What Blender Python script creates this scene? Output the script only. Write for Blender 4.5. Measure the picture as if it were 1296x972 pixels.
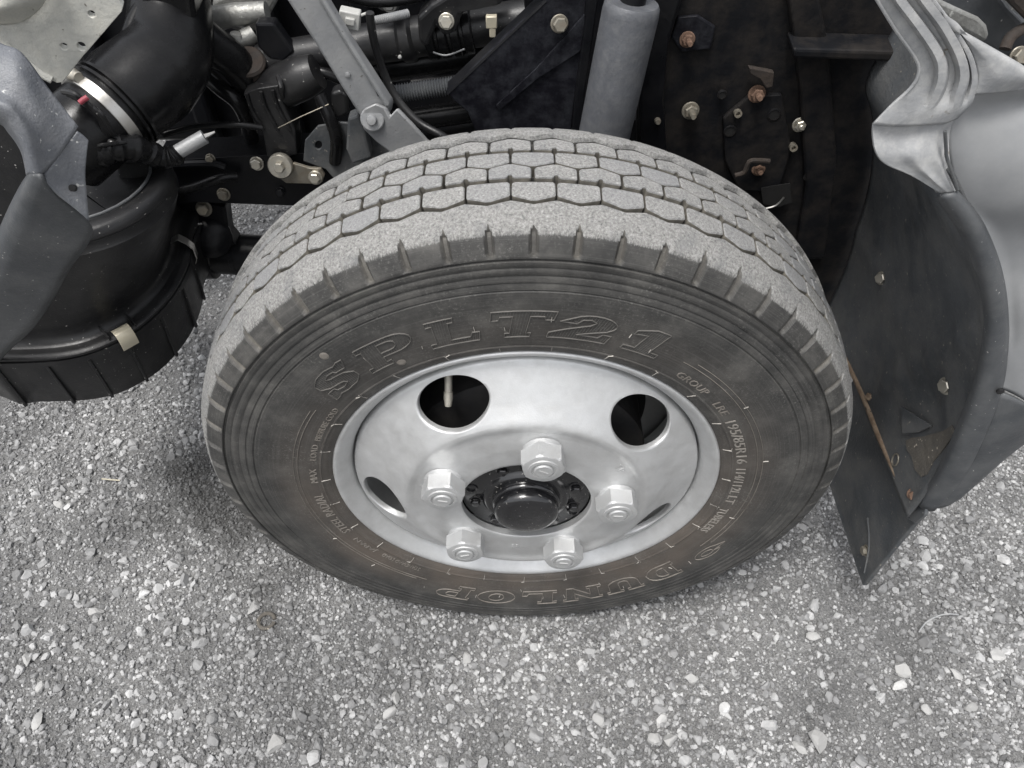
import bpy, bmesh, math, random
import numpy as np
from mathutils import Vector, Matrix, geometry
R = math.radians
random.seed(7); rng = np.random.default_rng(11)
scene = bpy.context.scene
for o in list(bpy.data.objects): bpy.data.objects.remove(o)

# ------------------------------------------------------------------ camera, sky, sun, exposure
AX = 0.352                                   # height of the wheel axis above the ground
CAM = Vector((-0.01604, -0.50084, 0.74219 + AX)); PITCH = 0.85001; FPX = 973.0; PW, PH = 1296, 972
cam = bpy.data.cameras.new('camera'); camo = bpy.data.objects.new('camera', cam); scene.collection.objects.link(camo)
camo.location = CAM; camo.rotation_euler = (math.pi/2 - PITCH, 0, 0)
cam.sensor_width = 36.0; cam.lens = FPX/PW*36.0; cam.clip_start = 0.02; cam.clip_end = 500
scene.camera = camo
SUN_EL, SUN_AZ = R(70), R(215)               # azimuth clockwise from +Y
w = bpy.data.worlds.new('World'); scene.world = w; w.use_nodes = True
nt = w.node_tree; nt.nodes.clear()
sky = nt.nodes.new('ShaderNodeTexSky'); sky.sky_type = 'NISHITA'; sky.sun_disc = False
sky.sun_elevation = SUN_EL; sky.sun_rotation = SUN_AZ; sky.air_density = 1.0; sky.dust_density = 4.0; sky.ozone_density = 1.0
hs = nt.nodes.new('ShaderNodeHueSaturation'); hs.inputs['Saturation'].default_value = 0.20
bg = nt.nodes.new('ShaderNodeBackground'); bg.inputs['Strength'].default_value = 0.15
wo = nt.nodes.new('ShaderNodeOutputWorld')
nt.links.new(sky.outputs[0], hs.inputs['Color']); nt.links.new(hs.outputs[0], bg.inputs[0]); nt.links.new(bg.outputs[0], wo.inputs[0])
sl = bpy.data.lights.new('sun', 'SUN'); sl.energy = 1.5; sl.angle = R(16); sl.color = (1.0, 0.975, 0.94)
so = bpy.data.objects.new('sun', sl); scene.collection.objects.link(so)
sd = Vector((math.sin(SUN_AZ)*math.cos(SUN_EL), math.cos(SUN_AZ)*math.cos(SUN_EL), math.sin(SUN_EL)))
so.rotation_euler = sd.to_track_quat('Z', 'Y').to_euler(); so.location = (0, -2, 5)
vs = scene.view_settings; vs.view_transform = 'Standard'; vs.look = 'None'; vs.exposure = 0.74; vs.gamma = 1.0; vs.use_curve_mapping = False

# ------------------------------------------------------------------ pixel -> place helpers
CP, SP = math.cos(PITCH), math.sin(PITCH)
def ray(px, py):
    u = (px - PW/2)/FPX; v = (PH/2 - py)/FPX
    return Vector((u, CP + SP*v, -SP + CP*v))
def at(px, py, Y):
    d = ray(px, py); return CAM + d*((Y - CAM.y)/d.y)
def atx(px, py, X):
    d = ray(px, py); return CAM + d*((X - CAM.x)/d.x)
def atz(px, py, Z):
    d = ray(px, py); return CAM + d*((Z - CAM.z)/d.z)
def atp(px, py, p0, n):
    d = ray(px, py); return CAM + d*((Vector(p0) - CAM).dot(n)/d.dot(n))
def pxs(n, p):                               # metres for n pixels at point p
    f = Vector((0, CP, -SP)); return n*(Vector(p) - CAM).dot(f)/FPX

# ------------------------------------------------------------------ materials
def new_mat(name):
    m = bpy.data.materials.new(name); m.use_nodes = True
    return m, m.node_tree, m.node_tree.nodes['Principled BSDF']
def N(t, typ, **kw):
    n = t.nodes.new(typ)
    for k, v in kw.items():
        if k in n.inputs: n.inputs[k].default_value = v
        else: setattr(n, k, v)
    return n
def ramp(t, fac, stops):
    r = t.nodes.new('ShaderNodeValToRGB'); el = r.color_ramp.elements
    while len(el) < len(stops): el.new(0.5)
    for e, (p, c) in zip(el, stops):
        e.position = p; e.color = (*c, 1) if len(c) == 3 else c
    t.links.new(fac, r.inputs[0]); return r.outputs[0]
def mixc(t, fac, a, b):
    m = t.nodes.new('ShaderNodeMix'); m.data_type = 'RGBA'
    for s, v in (('Factor', fac), ('A', a), ('B', b)):
        i = [x for x in m.inputs if x.name == s and (s == 'Factor' and x.type == 'VALUE' or x.type == 'RGBA')][0]
        if hasattr(v, 'type') and not isinstance(v, (tuple, list)): t.links.new(v, i)
        else: i.default_value = (*v, 1) if isinstance(v, tuple) and len(v) == 3 else v
    return [x for x in m.outputs if x.type == 'RGBA'][0]
def mat(name, base, rough=0.5, metal=0.0, dust=None, dust_amt=0.4, dust_scale=25.0, speck=None, speck_amt=0.03, speck_scale=350.0,
        var=0.15, bump=0.0, bump_scale=200.0, coat=0.0, grain=None, spec=0.5):
    """painted, moulded or bare surface: base colour with cloudy variation, dust film and fine specks"""
    m, t, b = new_mat(name)
    tc = N(t, 'ShaderNodeTexCoord'); P = tc.outputs['Object']
    n1 = N(t, 'ShaderNodeTexNoise', Scale=dust_scale*0.45, Detail=5.0, Roughness=0.6); t.links.new(P, n1.inputs['Vector'])
    lo = tuple(c*(1-var) for c in base); hi = tuple(min(1, c*(1+var)) for c in base)
    col = ramp(t, n1.outputs['Fac'], [(0.3, lo), (0.7, hi)])
    rfac = None
    if dust:
        n2 = N(t, 'ShaderNodeTexNoise', Scale=dust_scale, Detail=8.0, Roughness=0.68); t.links.new(P, n2.inputs['Vector'])
        f = ramp(t, n2.outputs['Fac'], [(0.42, (0, 0, 0)), (0.78, (dust_amt,)*3)])
        col = mixc(t, f, col, dust); rfac = f
    if speck:
        n3 = N(t, 'ShaderNodeTexNoise', Scale=speck_scale, Detail=2.0, Roughness=0.5); t.links.new(P, n3.inputs['Vector'])
        f3 = ramp(t, n3.outputs['Fac'], [(0.70 - speck_amt, (0, 0, 0)), (0.76 - speck_amt, (1, 1, 1))])
        col = mixc(t, f3, col, speck)
    t.links.new(col, b.inputs['Base Color'])
    b.inputs['Metallic'].default_value = metal; b.inputs['Specular IOR Level'].default_value = spec
    n4 = N(t, 'ShaderNodeTexNoise', Scale=dust_scale*1.7, Detail=6.0, Roughness=0.7); t.links.new(P, n4.inputs['Vector'])
    rr = ramp(t, n4.outputs['Fac'], [(0.3, (max(0.03, rough-0.1),)*3), (0.7, (min(1, rough+0.12),)*3)])
    t.links.new(rr, b.inputs['Roughness'])
    if coat: b.inputs['Coat Weight'].default_value = coat; b.inputs['Coat Roughness'].default_value = 0.1
    if bump:
        n5 = N(t, 'ShaderNodeTexNoise', Scale=bump_scale, Detail=4.0, Roughness=0.6); t.links.new(P, n5.inputs['Vector'])
        bp = N(t, 'ShaderNodeBump', Strength=bump, Distance=0.002); t.links.new(n5.outputs['Fac'], bp.inputs['Height'])
        t.links.new(bp.outputs[0], b.inputs['Normal'])
    return m

DUST = (0.30, 0.285, 0.26); MUD = (0.20, 0.165, 0.12)
M = {}
M['wheel_paint'] = mat('silver_wheel_paint', (0.60, 0.605, 0.605), 0.48, 0.72, dust=(0.36, 0.355, 0.34), dust_amt=0.4, dust_scale=38, speck=(0.66, 0.66, 0.65), speck_amt=0.0, speck_scale=420, var=0.07, bump=0.12, bump_scale=750)
M['nut_paint'] = mat('silver_nut_paint', (0.52, 0.525, 0.525), 0.48, 0.6, dust=(0.38, 0.37, 0.35), dust_amt=0.35, dust_scale=60, var=0.05, bump=0.15, bump_scale=600)
M['gloss_black'] = mat('glossy_black_paint', (0.008, 0.008, 0.009), 0.13, 0.0, speck=(0.32, 0.31, 0.29), speck_amt=0.005, speck_scale=260, var=0.2, coat=0.6, bump=0.25, bump_scale=120)
M['drum'] = mat('dark_brake_drum', (0.02, 0.02, 0.021), 0.6, 0.2, dust=(0.06, 0.055, 0.05), dust_amt=0.5, spec=0.2)
M['black_plastic'] = mat('black_plastic', (0.010, 0.010, 0.0108), 0.38, dust=(0.09, 0.088, 0.083), dust_amt=0.22, dust_scale=18, speck=(0.34, 0.33, 0.31), speck_amt=-0.01, speck_scale=300, bump=0.12, bump_scale=400, spec=0.4)
M['black_rubber'] = mat('black_rubber', (0.0065, 0.0065, 0.007), 0.24, dust=(0.05, 0.05, 0.048), dust_amt=0.15, dust_scale=20, bump=0.06, bump_scale=300, spec=0.22)
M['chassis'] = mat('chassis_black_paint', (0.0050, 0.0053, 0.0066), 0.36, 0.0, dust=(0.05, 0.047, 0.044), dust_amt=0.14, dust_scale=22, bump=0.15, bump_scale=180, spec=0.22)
M['apron'] = mat('worn_black_underseal', (0.0075, 0.008, 0.0095), 0.5, 0.0, dust=(0.085, 0.07, 0.055), dust_amt=0.3, dust_scale=26, bump=0.3, bump_scale=120, spec=0.12)
M['flaked'] = mat('flaking_black_paint', (0.006, 0.006, 0.0085), 0.5, 0.0, dust=(0.05, 0.053, 0.06), dust_amt=0.55, dust_scale=60, bump=0.35, bump_scale=110, spec=0.15)
M['liner'] = mat('dusty_black_liner', (0.066, 0.071, 0.076), 0.5, dust=(0.15, 0.145, 0.135), dust_amt=0.75, dust_scale=17, speck=(0.24, 0.22, 0.19), speck_amt=0.01, speck_scale=200, var=0.35, bump=0.35, bump_scale=250, spec=0.3)
M['skirt'] = mat('grey_moulded_plastic', (0.052, 0.056, 0.061), 0.5, dust=(0.2, 0.2, 0.195), dust_amt=0.4, dust_scale=16, speck=(0.42, 0.41, 0.39), speck_amt=-0.01, speck_scale=280, bump=0.18, bump_scale=450)
M['panel_grey'] = mat('weathered_grey_plastic', (0.115, 0.122, 0.136), 0.5, dust=(0.24, 0.24, 0.24), dust_amt=0.6, dust_scale=34, speck=(0.5, 0.5, 0.48), speck_amt=0.012, speck_scale=230, var=0.25, bump=0.4, bump_scale=380)
M['galv'] = mat('galvanised_sheet', (0.27, 0.275, 0.28), 0.78, 0.0, dust=(0.42, 0.415, 0.40), dust_amt=0.9, dust_scale=60, speck=(0.14, 0.12, 0.095), speck_amt=0.0, speck_scale=90, var=0.2, bump=0.2, bump_scale=330, spec=0.25)
M['shield'] = mat('pitted_zinc_shield', (0.43, 0.43, 0.40), 0.5, 0.3, dust=(0.60, 0.585, 0.52), dust_amt=0.9, dust_scale=40, speck=(0.17, 0.16, 0.14), speck_amt=0.0, speck_scale=170, bump=0.3, bump_scale=220)
M['fender'] = mat('grey_primer_panel', (0.20, 0.205, 0.21), 0.7, 0.0, dust=(0.38, 0.38, 0.37), dust_amt=0.4, dust_scale=10, var=0.06, bump=0.04, bump_scale=300)
M['arm'] = mat('grey_phosphate_steel', (0.25, 0.255, 0.26), 0.5, 0.3, dust=(0.34, 0.335, 0.32), dust_amt=0.5, dust_scale=30, speck=(0.1, 0.09, 0.08), speck_amt=-0.01, speck_scale=200, bump=0.2, bump_scale=300)
M['shock'] = mat('grey_shock_paint', (0.085, 0.089, 0.098), 0.5, 0.2, dust=(0.2, 0.2, 0.197), dust_amt=0.4, dust_scale=90, bump=0.2, bump_scale=320)
M['zinc'] = mat('zinc_plated_steel', (0.42, 0.40, 0.35), 0.35, 0.75, dust=(0.35, 0.30, 0.22), dust_amt=0.5, dust_scale=120, bump=0.1, bump_scale=500)
M['dull_zinc'] = mat('dull_zinc_bolt', (0.23, 0.215, 0.18), 0.45, 0.5, dust=(0.14, 0.10, 0.06), dust_amt=0.7, dust_scale=120)
M['steel'] = mat('bright_steel', (0.46, 0.45, 0.43), 0.34, 0.9, dust=(0.4, 0.38, 0.34), dust_amt=0.3, dust_scale=90)
M['alloy'] = mat('cast_alloy', (0.30, 0.30, 0.285), 0.5, 0.6, dust=(0.10, 0.095, 0.085), dust_amt=0.8, dust_scale=60, speck=(0.55, 0.55, 0.52), speck_amt=0.03, speck_scale=200, bump=0.35, bump_scale=220)
M['rust'] = mat('rusty_steel', (0.10, 0.058, 0.038), 0.85, 0.0, dust=(0.19, 0.12, 0.085), dust_amt=0.8, dust_scale=80, bump=0.4, bump_scale=260)
M['rust_dark'] = mat('brown_rusted_iron', (0.022, 0.017, 0.014), 0.85, 0.0, dust=(0.06, 0.042, 0.03), dust_amt=0.6, dust_scale=60, bump=0.4, bump_scale=200)
M['rod'] = mat('rusted_muddy_rod', (0.13, 0.09, 0.06), 0.8, 0.0, dust=(0.34, 0.27, 0.2), dust_amt=0.9, dust_scale=45, speck=(0.03, 0.028, 0.025), speck_amt=0.02, speck_scale=120, bump=0.4, bump_scale=200)
M['mud'] = mat('dried_mud', (0.10, 0.090, 0.076), 0.9, 0.0, dust=(0.06, 0.058, 0.055), dust_amt=0.8, dust_scale=50, speck=(0.45, 0.40, 0.33), speck_amt=0.03, speck_scale=200, bump=0.6, bump_scale=160)
M['latch'] = mat('cream_plated_latch', (0.50, 0.46, 0.36), 0.4, 0.3, dust=(0.35, 0.3, 0.2), dust_amt=0.4, dust_scale=80)
M['connector'] = mat('grey_nylon_connector', (0.42, 0.42, 0.40), 0.5, dust=(0.25, 0.24, 0.22), dust_amt=0.5, dust_scale=60)
M['red_tape'] = mat('red_wire_wrap', (0.30, 0.05, 0.07), 0.5)
M['hole'] = mat('dark_void', (0.004, 0.004, 0.004), 0.9)
M['valve'] = mat('brass_valve', (0.40, 0.38, 0.33), 0.4, 0.6, dust=(0.25, 0.23, 0.2), dust_amt=0.5, dust_scale=150, bump=0.5, bump_scale=800)

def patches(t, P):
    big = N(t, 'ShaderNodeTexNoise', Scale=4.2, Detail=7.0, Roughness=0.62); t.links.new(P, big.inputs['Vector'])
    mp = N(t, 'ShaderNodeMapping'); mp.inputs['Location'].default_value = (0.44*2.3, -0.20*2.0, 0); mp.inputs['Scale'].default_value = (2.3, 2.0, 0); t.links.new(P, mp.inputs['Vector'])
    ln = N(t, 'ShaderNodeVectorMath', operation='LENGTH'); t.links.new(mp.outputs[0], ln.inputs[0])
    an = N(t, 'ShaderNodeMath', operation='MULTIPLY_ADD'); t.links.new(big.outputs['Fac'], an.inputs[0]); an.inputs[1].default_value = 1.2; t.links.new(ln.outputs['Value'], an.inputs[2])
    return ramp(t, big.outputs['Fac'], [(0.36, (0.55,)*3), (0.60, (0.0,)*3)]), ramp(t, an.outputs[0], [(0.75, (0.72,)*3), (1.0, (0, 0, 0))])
def stone_mat(name, dark, light, attr=True):
    m, t, b = new_mat(name)
    tc = N(t, 'ShaderNodeTexCoord')
    n = N(t, 'ShaderNodeTexNoise', Scale=180.0, Detail=5.0, Roughness=0.65); t.links.new(tc.outputs['Object'], n.inputs['Vector'])
    if attr:
        a = N(t, 'ShaderNodeAttribute', attribute_name='tone'); f0 = a.outputs['Fac']
    else:
        oi = N(t, 'ShaderNodeObjectInfo'); f0 = oi.outputs['Random']
    col = ramp(t, f0, [(0.0, dark), (0.55, tuple((x+y)/2 for x, y in zip(dark, light))), (0.88, light), (1.0, tuple(min(1, c*1.2) for c in light))])
    n2 = N(t, 'ShaderNodeTexNoise', Scale=60.0, Detail=4.0, Roughness=0.6); t.links.new(tc.outputs['Object'], n2.inputs['Vector'])
    f = ramp(t, n.outputs['Fac'], [(0.40, (0, 0, 0)), (0.75, (0.5,)*3)])
    col = mixc(t, f, col, (0.30, 0.298, 0.292))
    if attr:
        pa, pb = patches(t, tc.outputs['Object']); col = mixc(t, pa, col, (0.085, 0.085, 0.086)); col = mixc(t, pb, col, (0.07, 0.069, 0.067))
    t.links.new(col, b.inputs['Base Color']); b.inputs['Roughness'].default_value = 0.85; b.inputs['Specular IOR Level'].default_value = 0.25
    bp = N(t, 'ShaderNodeBump', Strength=0.35, Distance=0.001); t.links.new(n.outputs['Fac'], bp.inputs['Height']); t.links.new(bp.outputs[0], b.inputs['Normal'])
    return m
M['gravel'] = stone_mat('crushed_gravel', (0.085, 0.085, 0.087), (0.44, 0.44, 0.438))
M['stone'] = stone_mat('pale_stone', (0.28, 0.278, 0.272), (0.40, 0.397, 0.388), attr=False)

def ground_mat():
    m, t, b = new_mat('dusty_gravel_fines')
    tc = N(t, 'ShaderNodeTexCoord'); P = tc.outputs['Object']
    big = N(t, 'ShaderNodeTexNoise', Scale=5.5, Detail=7.0, Roughness=0.6); t.links.new(P, big.inputs['Vector'])
    fine = N(t, 'ShaderNodeTexNoise', Scale=330.0, Detail=6.0, Roughness=0.75); t.links.new(P, fine.inputs['Vector'])
    vor = N(t, 'ShaderNodeTexVoronoi', Scale=420.0); t.links.new(P, vor.inputs['Vector'])
    base = ramp(t, big.outputs['Fac'], [(0.32, (0.14, 0.14, 0.139)), (0.66, (0.31, 0.309, 0.303))])
    g = ramp(t, fine.outputs['Fac'], [(0.40, (0.03, 0.03, 0.03)), (0.5, (0.19, 0.19, 0.19)), (0.64, (0.46, 0.458, 0.452))])
    col = mixc(t, 0.5, base, g)
    vc = ramp(t, vor.outputs['Color'], [(0.0, (0.04, 0.04, 0.04)), (1.0, (0.34, 0.337, 0.33))])
    col = mixc(t, 0.4, col, vc)
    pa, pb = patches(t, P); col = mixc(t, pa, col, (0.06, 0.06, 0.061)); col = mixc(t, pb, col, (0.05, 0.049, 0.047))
    t.links.new(col, b.inputs['Base Color']); b.inputs['Roughness'].default_value = 0.95; b.inputs['Specular IOR Level'].default_value = 0.15
    bp = N(t, 'ShaderNodeBump', Strength=0.9, Distance=0.003); t.links.new(fine.outputs['Fac'], bp.inputs['Height'])
    bp2 = N(t, 'ShaderNodeBump', Strength=0.6, Distance=0.002); t.links.new(vor.outputs['Distance'], bp2.inputs['Height']); t.links.new(bp.outputs[0], bp2.inputs['Normal'])
    t.links.new(bp2.outputs[0], b.inputs['Normal'])
    return m
M['ground'] = ground_mat()

TREAD_LO, TREAD_HI = (0.20, 0.197, 0.19), (0.46, 0.455, 0.44)
def tread_colour(t, P):
    n = N(t, 'ShaderNodeTexNoise', Scale=430.0, Detail=6.0, Roughness=0.8); t.links.new(P, n.inputs['Vector'])
    n2 = N(t, 'ShaderNodeTexNoise', Scale=45.0, Detail=4.0, Roughness=0.6); t.links.new(P, n2.inputs['Vector'])
    c = ramp(t, n.outputs['Fac'], [(0.30, (0.06, 0.06, 0.06)), (0.45, (0.20, 0.198, 0.19)), (0.60, (0.31, 0.306, 0.296)), (0.76, (0.50, 0.495, 0.48))])
    f = ramp(t, n2.outputs['Fac'], [(0.50, (0, 0, 0)), (0.74, (0.6,)*3)])
    c = mixc(t, f, c, (0.12, 0.124, 0.13))
    n3 = N(t, 'ShaderNodeTexVoronoi', Scale=260.0); t.links.new(P, n3.inputs['Vector'])
    f3 = ramp(t, n3.outputs['Distance'], [(0.0, (0.55,)*3), (0.35, (0, 0, 0))])
    return mixc(t, f3, c, (0.12, 0.12, 0.12)), n
def tyre_mat():
    m, t, b = new_mat('dusty_tyre_rubber')
    tc = N(t, 'ShaderNodeTexCoord'); P = tc.outputs['Object']
    at_ = N(t, 'ShaderNodeAttribute', attribute_name='wear')
    # ragged worn edge: noise stretched so that it tears across the edge
    ang = N(t, 'ShaderNodeAttribute', attribute_name='turn')
    cx = N(t, 'ShaderNodeCombineXYZ'); t.links.new(ang.outputs['Fac'], cx.inputs['X'])
    wv = N(t, 'ShaderNodeMath', operation='MULTIPLY'); wv.inputs[1].default_value = 0.35; t.links.new(at_.outputs['Fac'], wv.inputs[0]); t.links.new(wv.outputs[0], cx.inputs['Y'])
    e = N(t, 'ShaderNodeTexNoise', Scale=2.0, Detail=6.0, Roughness=0.75); t.links.new(cx.outputs[0], e.inputs['Vector'])
    ad = N(t, 'ShaderNodeMath', operation='MULTIPLY_ADD'); t.links.new(e.outputs['Fac'], ad.inputs[0]); ad.inputs[1].default_value = 3.6; ad.inputs[2].default_value = -1.8
    sm = N(t, 'ShaderNodeMath', operation='ADD'); t.links.new(ad.outputs[0], sm.inputs[0]); t.links.new(at_.outputs['Fac'], sm.inputs[1])
    mask = ramp(t, sm.outputs[0], [(0.0, (0, 0, 0)), (0.9, (1, 1, 1))])
    tread, tn = tread_colour(t, P)
    # sidewall: dark rubber, grey dust above, brown lower down towards the bead
    n1 = N(t, 'ShaderNodeTexNoise', Scale=28.0, Detail=7.0, Roughness=0.68); t.links.new(P, n1.inputs['Vector'])
    n2 = N(t, 'ShaderNodeTexNoise', Scale=9.0, Detail=4.0, Roughness=0.6); t.links.new(P, n2.inputs['Vector'])
    n3 = N(t, 'ShaderNodeTexNoise', Scale=380.0, Detail=4.0, Roughness=0.7); t.links.new(P, n3.inputs['Vector'])
    rub = ramp(t, n1.outputs['Fac'], [(0.30, (0.026, 0.026, 0.0255)), (0.50, (0.047, 0.046, 0.044)), (0.72, (0.090, 0.087, 0.081))])
    bead = N(t, 'ShaderNodeAttribute', attribute_name='bead')
    bm_ = N(t, 'ShaderNodeMath', operation='MULTIPLY'); t.links.new(bead.outputs['Fac'], bm_.inputs[0])
    bn = ramp(t, n2.outputs['Fac'], [(0.3, (0.25,)*3), (0.65, (1, 1, 1))]); t.links.new(bn, bm_.inputs[1])
    rub = mixc(t, bm_.outputs[0], rub, (0.096, 0.080, 0.067))
    f3a = ramp(t, n3.outputs['Fac'], [(0.54, (0, 0, 0)), (0.72, (1,)*3)])
    n6 = N(t, 'ShaderNodeTexNoise', Scale=22.0, Detail=5.0, Roughness=0.7); t.links.new(P, n6.inputs['Vector'])
    f3n = N(t, 'ShaderNodeMath', operation='MULTIPLY'); t.links.new(f3a, f3n.inputs[0]); t.links.new(ramp(t, n6.outputs['Fac'], [(0.42, (0.08,)*3), (0.68, (0.85,)*3)]), f3n.inputs[1]); f3 = f3n.outputs[0]
    # scuff streaks running round the tyre
    cy = N(t, 'ShaderNodeCombineXYZ'); t.links.new(ang.outputs['Fac'], cy.inputs['X'])
    rl = N(t, 'ShaderNodeVectorMath', operation='LENGTH'); t.links.new(P, rl.inputs[0])
    rm = N(t, 'ShaderNodeMath', operation='MULTIPLY'); t.links.new(rl.outputs['Value'], rm.inputs[0]); rm.inputs[1].default_value = 900.0; t.links.new(rm.outputs[0], cy.inputs['Y'])
    mpx = N(t, 'ShaderNodeMapping'); mpx.inputs['Scale'].default_value = (0.02, 1, 1); t.links.new(cy.outputs[0], mpx.inputs['Vector'])
    n7 = N(t, 'ShaderNodeTexNoise', Scale=0.8, Detail=4.0, Roughness=0.6); t.links.new(mpx.outputs[0], n7.inputs['Vector'])
    rub = mixc(t, ramp(t, n7.outputs['Fac'], [(0.5, (0, 0, 0)), (0.8, (0.5,)*3)]), rub, (0.12, 0.117, 0.11))
    rub = mixc(t, f3, rub, (0.18, 0.176, 0.165))
    mud = N(t, 'ShaderNodeAttribute', attribute_name='slot')
    mm_ = N(t, 'ShaderNodeMath', operation='MULTIPLY'); t.links.new(mud.outputs['Fac'], mm_.inputs[0]); t.links.new(ramp(t, n1.outputs['Fac'], [(0.35, (0.25,)*3), (0.65, (0.65,)*3)]), mm_.inputs[1])
    rub = mixc(t, mm_.outputs[0], rub, (0.23, 0.21, 0.175))
    col = mixc(t, mask, rub, tread)
    t.links.new(col, b.inputs['Base Color'])
    rr = ramp(t, mask, [(0.0, (0.55,)*3), (1.0, (0.95,)*3)]); t.links.new(rr, b.inputs['Roughness'])
    b.inputs['Specular IOR Level'].default_value = 0.3
    bp = N(t, 'ShaderNodeBump', Strength=0.5, Distance=0.0015); t.links.new(tn.outputs['Fac'], bp.inputs['Height'])
    ms = N(t, 'ShaderNodeMath', operation='MULTIPLY_ADD'); t.links.new(mask, ms.inputs[0]); ms.inputs[1].default_value = 0.6; ms.inputs[2].default_value = 0.3
    t.links.new(ms.outputs[0], bp.inputs['Strength']); t.links.new(bp.outputs[0], b.inputs['Normal'])
    return m
M['tyre'] = tyre_mat()
def tread_mat():
    m, t, b = new_mat('dusty_tread_top')
    tc = N(t, 'ShaderNodeTexCoord'); c, n = tread_colour(t, tc.outputs['Object'])
    oi = N(t, 'ShaderNodeObjectInfo')
    f = ramp(t, oi.outputs['Random'], [(0.0, (0.0,)*3), (0.6, (0.12,)*3), (1.0, (0.5,)*3)])
    c = mixc(t, f, c, (0.20, 0.205, 0.215))
    t.links.new(c, b.inputs['Base Color']); b.inputs['Roughness'].default_value = 0.95; b.inputs['Specular IOR Level'].default_value = 0.2
    bp = N(t, 'ShaderNodeBump', Strength=0.7, Distance=0.0015); t.links.new(n.outputs['Fac'], bp.inputs['Height']); t.links.new(bp.outputs[0], b.inputs['Normal'])
    return m
M['tread'] = tread_mat()
M['tread_side'] = mat('muddy_groove_wall', (0.085, 0.079, 0.068), 0.95, dust=(0.24, 0.22, 0.18), dust_amt=0.75, dust_scale=90, bump=0.4, bump_scale=300)
M['letter'] = mat('dusty_raised_lettering', (0.125, 0.113, 0.099), 0.7, dust=(0.24, 0.22, 0.195), dust_amt=0.8, dust_scale=70)
M['letter_dim'] = mat('dark_raised_lettering', (0.085, 0.081, 0.075), 0.65, dust=(0.15, 0.142, 0.13), dust_amt=0.8, dust_scale=60)
M['text'] = mat('worn_small_print', (0.17, 0.157, 0.14), 0.7, dust=(0.28, 0.262, 0.235), dust_amt=0.8, dust_scale=90)
M['hatch'] = mat('dark_hatched_rubber', (0.075, 0.074, 0.071), 0.6, dust=(0.13, 0.125, 0.115), dust_amt=0.5, dust_scale=60)
M['tick'] = mat('bright_mould_flash', (0.36, 0.34, 0.31), 0.7)

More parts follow.
